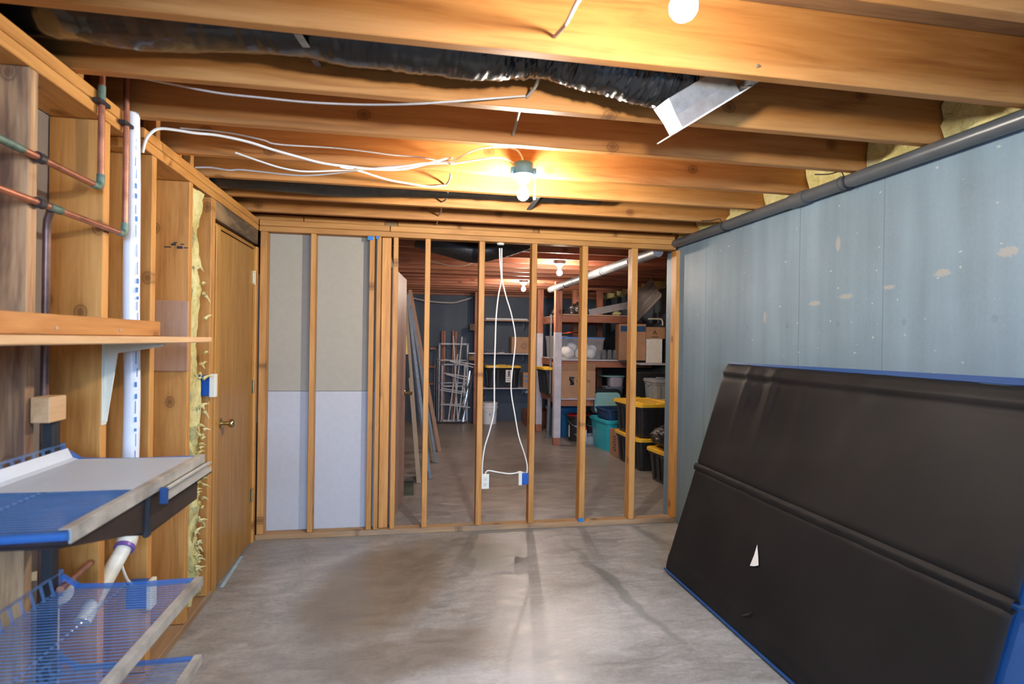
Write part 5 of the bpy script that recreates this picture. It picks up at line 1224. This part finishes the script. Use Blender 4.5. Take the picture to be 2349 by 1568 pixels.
gt = tote((3.27, 6.97, 0.69), 0.48, 0.42, 0.34, math.radians(-5), 'slate grey tote with pale lid above the black bag by the wall', lid='greytub', body='greytub')
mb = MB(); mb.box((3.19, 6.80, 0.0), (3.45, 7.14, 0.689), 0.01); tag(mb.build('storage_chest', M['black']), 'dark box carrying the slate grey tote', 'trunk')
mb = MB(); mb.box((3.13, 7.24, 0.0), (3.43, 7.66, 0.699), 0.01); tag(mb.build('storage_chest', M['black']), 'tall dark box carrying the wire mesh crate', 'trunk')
# black bag
mb = MB(); bmesh.ops.create_icosphere(mb.bm, subdivisions=5, radius=1)
for v in mb.bm.verts:
    n_ = v.co.normalized(); v.co = Vector((n_.x*0.26, n_.y*0.26, n_.z*0.135)) * (1+0.10*noise.noise(n_*3.1)+0.05*noise.noise(n_*9))
    if v.co.z < -0.10: v.co.z = -0.10
bg = mb.build('plastic_bag', M['bag'], None, smooth=True); bg.location = (2.84, 5.78, 0.475); tag(bg, 'shiny black plastic bag slumped over the yellow lids', 'bag')

# things on the top storage shelf
ZT = 1.886
def lump(name, loc, sx, sy, sz, mat, label, cat, seed, amp=0.3):
    mb = MB(); bmesh.ops.create_icosphere(mb.bm, subdivisions=4, radius=1)
    for v in mb.bm.verts:
        n_ = v.co.normalized(); v.co = Vector((n_.x*sx, n_.y*sy, n_.z*sz)) * (1+amp*noise.noise(n_*2.6+Vector((seed, 0, 0)))+amp*0.4*noise.noise(n_*8+Vector((seed, 0, 0))))
        if v.co.z < -sz*0.75: v.co.z = -sz*0.75
    o = mb.build(name, mat, None, smooth=True); o.location = (loc[0], loc[1], loc[2]+sz*0.75); return tag(o, label, cat)
lump('bundled_duct', (2.46, 8.25, ZT), 0.13, 0.14, 0.10, M['bag'], 'crumpled black duct bundle on the top storage shelf', 'duct', 2)
lump('plastic_bag', (2.22, 8.50, ZT), 0.09, 0.12, 0.06, M['bag'], 'small shiny black bag at the left end of the top storage shelf', 'bag', 5, 0.5)
mb = MB(); a, b = AY(1352, 717, 8.1), AY(1440, 700, 8.1); mb.bar(a+Vector((0, 0, 0.0)), b, 0.02, 0.10, (0, 0, 1)); mb.bar(a-Vector((0, 0.02, 0.045)), b-Vector((0, 0.02, 0.045)), 0.12, 0.008, (0, 0, 1)); tag(mb.build('flashing', M['foam']), 'flat grey flashing strip lying tilted on the top storage shelf', 'flashing')
def gutter(px0, py0, px1, py1, Y0, Y1, label):
    a, b = AY(px0, py0, Y0), AY(px1, py1, Y1); d = (b-a).normalized(); s = Vector((0.35, -0.5, -0.7)); s = (s-d*s.dot(d)).normalized(); u = d.cross(s).normalized()
    mb = MB(); prof = [(0, 0), (0.06, 0.03), (0.10, 0), (0.16, 0.03), (0.20, 0), (0.26, 0.03), (0.30, 0)]
    va = [mb.bm.verts.new(a+s*p+u*q) for p, q in prof]; vb = [mb.bm.verts.new(b+s*p+u*q) for p, q in prof]
    for i in range(6): mb.bm.faces.new((va[i], va[i+1], vb[i+1], vb[i]))
    bmesh.ops.solidify(mb.bm, geom=mb.bm.faces[:], thickness=0.003)
    return tag(mb.build('corrugated_panel', M['foam']), label, 'panel')
gutter(1432, 705, 1492, 638, 8.0, 7.3, 'grey corrugated sheet leaning up from the top shelf to the joists')
lump('insulation_scrap', (3.0, 8.06, ZT), 0.06, 0.04, 0.035, M['fibre'], 'small yellow insulation scrap on the top storage shelf', 'insulation', 9)
mb = MB(); mb.tube([AY(1487, 731, 7.7), AY(1508, 731, 7.7), AY(1517, 732, 7.7), AY(1520, 738, 7.7), AY(1520, 746, 7.7)], 0.012, n=8, smooth=4); tag(mb.build('bent_handle', M['cream'], smooth=True), 'bent cream handle above the small orange brown carton', 'handle')
for i, (y, lb) in enumerate(((8.35, 'left'), (8.6, 'right'))):
    o = lumber('wood_scrap', (2.17+0.05*i, 2.45), (y, y+0.05), (ZT, ZT+0.02), M['redjoist']); tag(o, ['front', 'rear'][i]+' wooden scrap strip on the top storage shelf', 'scrap')

# silver pipe under the storage joists
sp = empty('vent_pipe', (2.06, 4.75, 2.262), label='shiny silver metal pipe hung below the storage room joists', cat='pipe')
mb = MB(); mb.tube([(0, -0.18, 0.0), (0, 3.6, 0)], 0.046, n=20); mb.build('pipe_run', M['ductsteel'], sp, smooth=True)
for y in (0.35, 1.15, 1.2, 2.3, 3.2):
    mb = MB(); mb.tube([(0, y, 0), (0, y+0.02, 0)], 0.049, n=20); mb.build('collar', M['steel'], sp, smooth=True)
for y in (0.40, 1.22, 1.9, 2.7):
    mb = MB(); mb.tube([Vector((0.05*math.cos(t), y, 0.05*math.sin(t))) for t in [math.pi*(-1.0+1.2*i/12) for i in range(13)]]+[Vector((0.045, y, 0.06)), Vector((0.05, y, 0.086))], 0.004, n=5); mb.build('pipe_hook', M['rubber'], sp)

# --- small marks
mb = MB()
for px, py, w_, h_ in ((384, 566, 14, 2), (398, 560, 10, 4), (402, 556, 8, 2), (412, 567, 12, 5), (418, 560, 8, 2), (426, 568, 8, 2)):
    p = AY(px, py, 3.113); mb.box((p.x-w_*0.0011, 3.1135, p.z-h_*0.0013), (p.x+w_*0.0011, 3.1147, p.z+h_*0.0013))
mb.build('grade_stamp', M['ink'], wl)
mb = MB()
a, b = AZ(506, 1347, 0), AZ(552, 1276, 0)
mb.bar((a.x+0.006, a.y, 0.0015), (b.x+0.006, b.y, 0.0015), 0.02, 0.002); mb.build('paint_streak', plain('pale_blue_paint', (0.35, 0.48, 0.55), 0.7, var=0.2), floor)
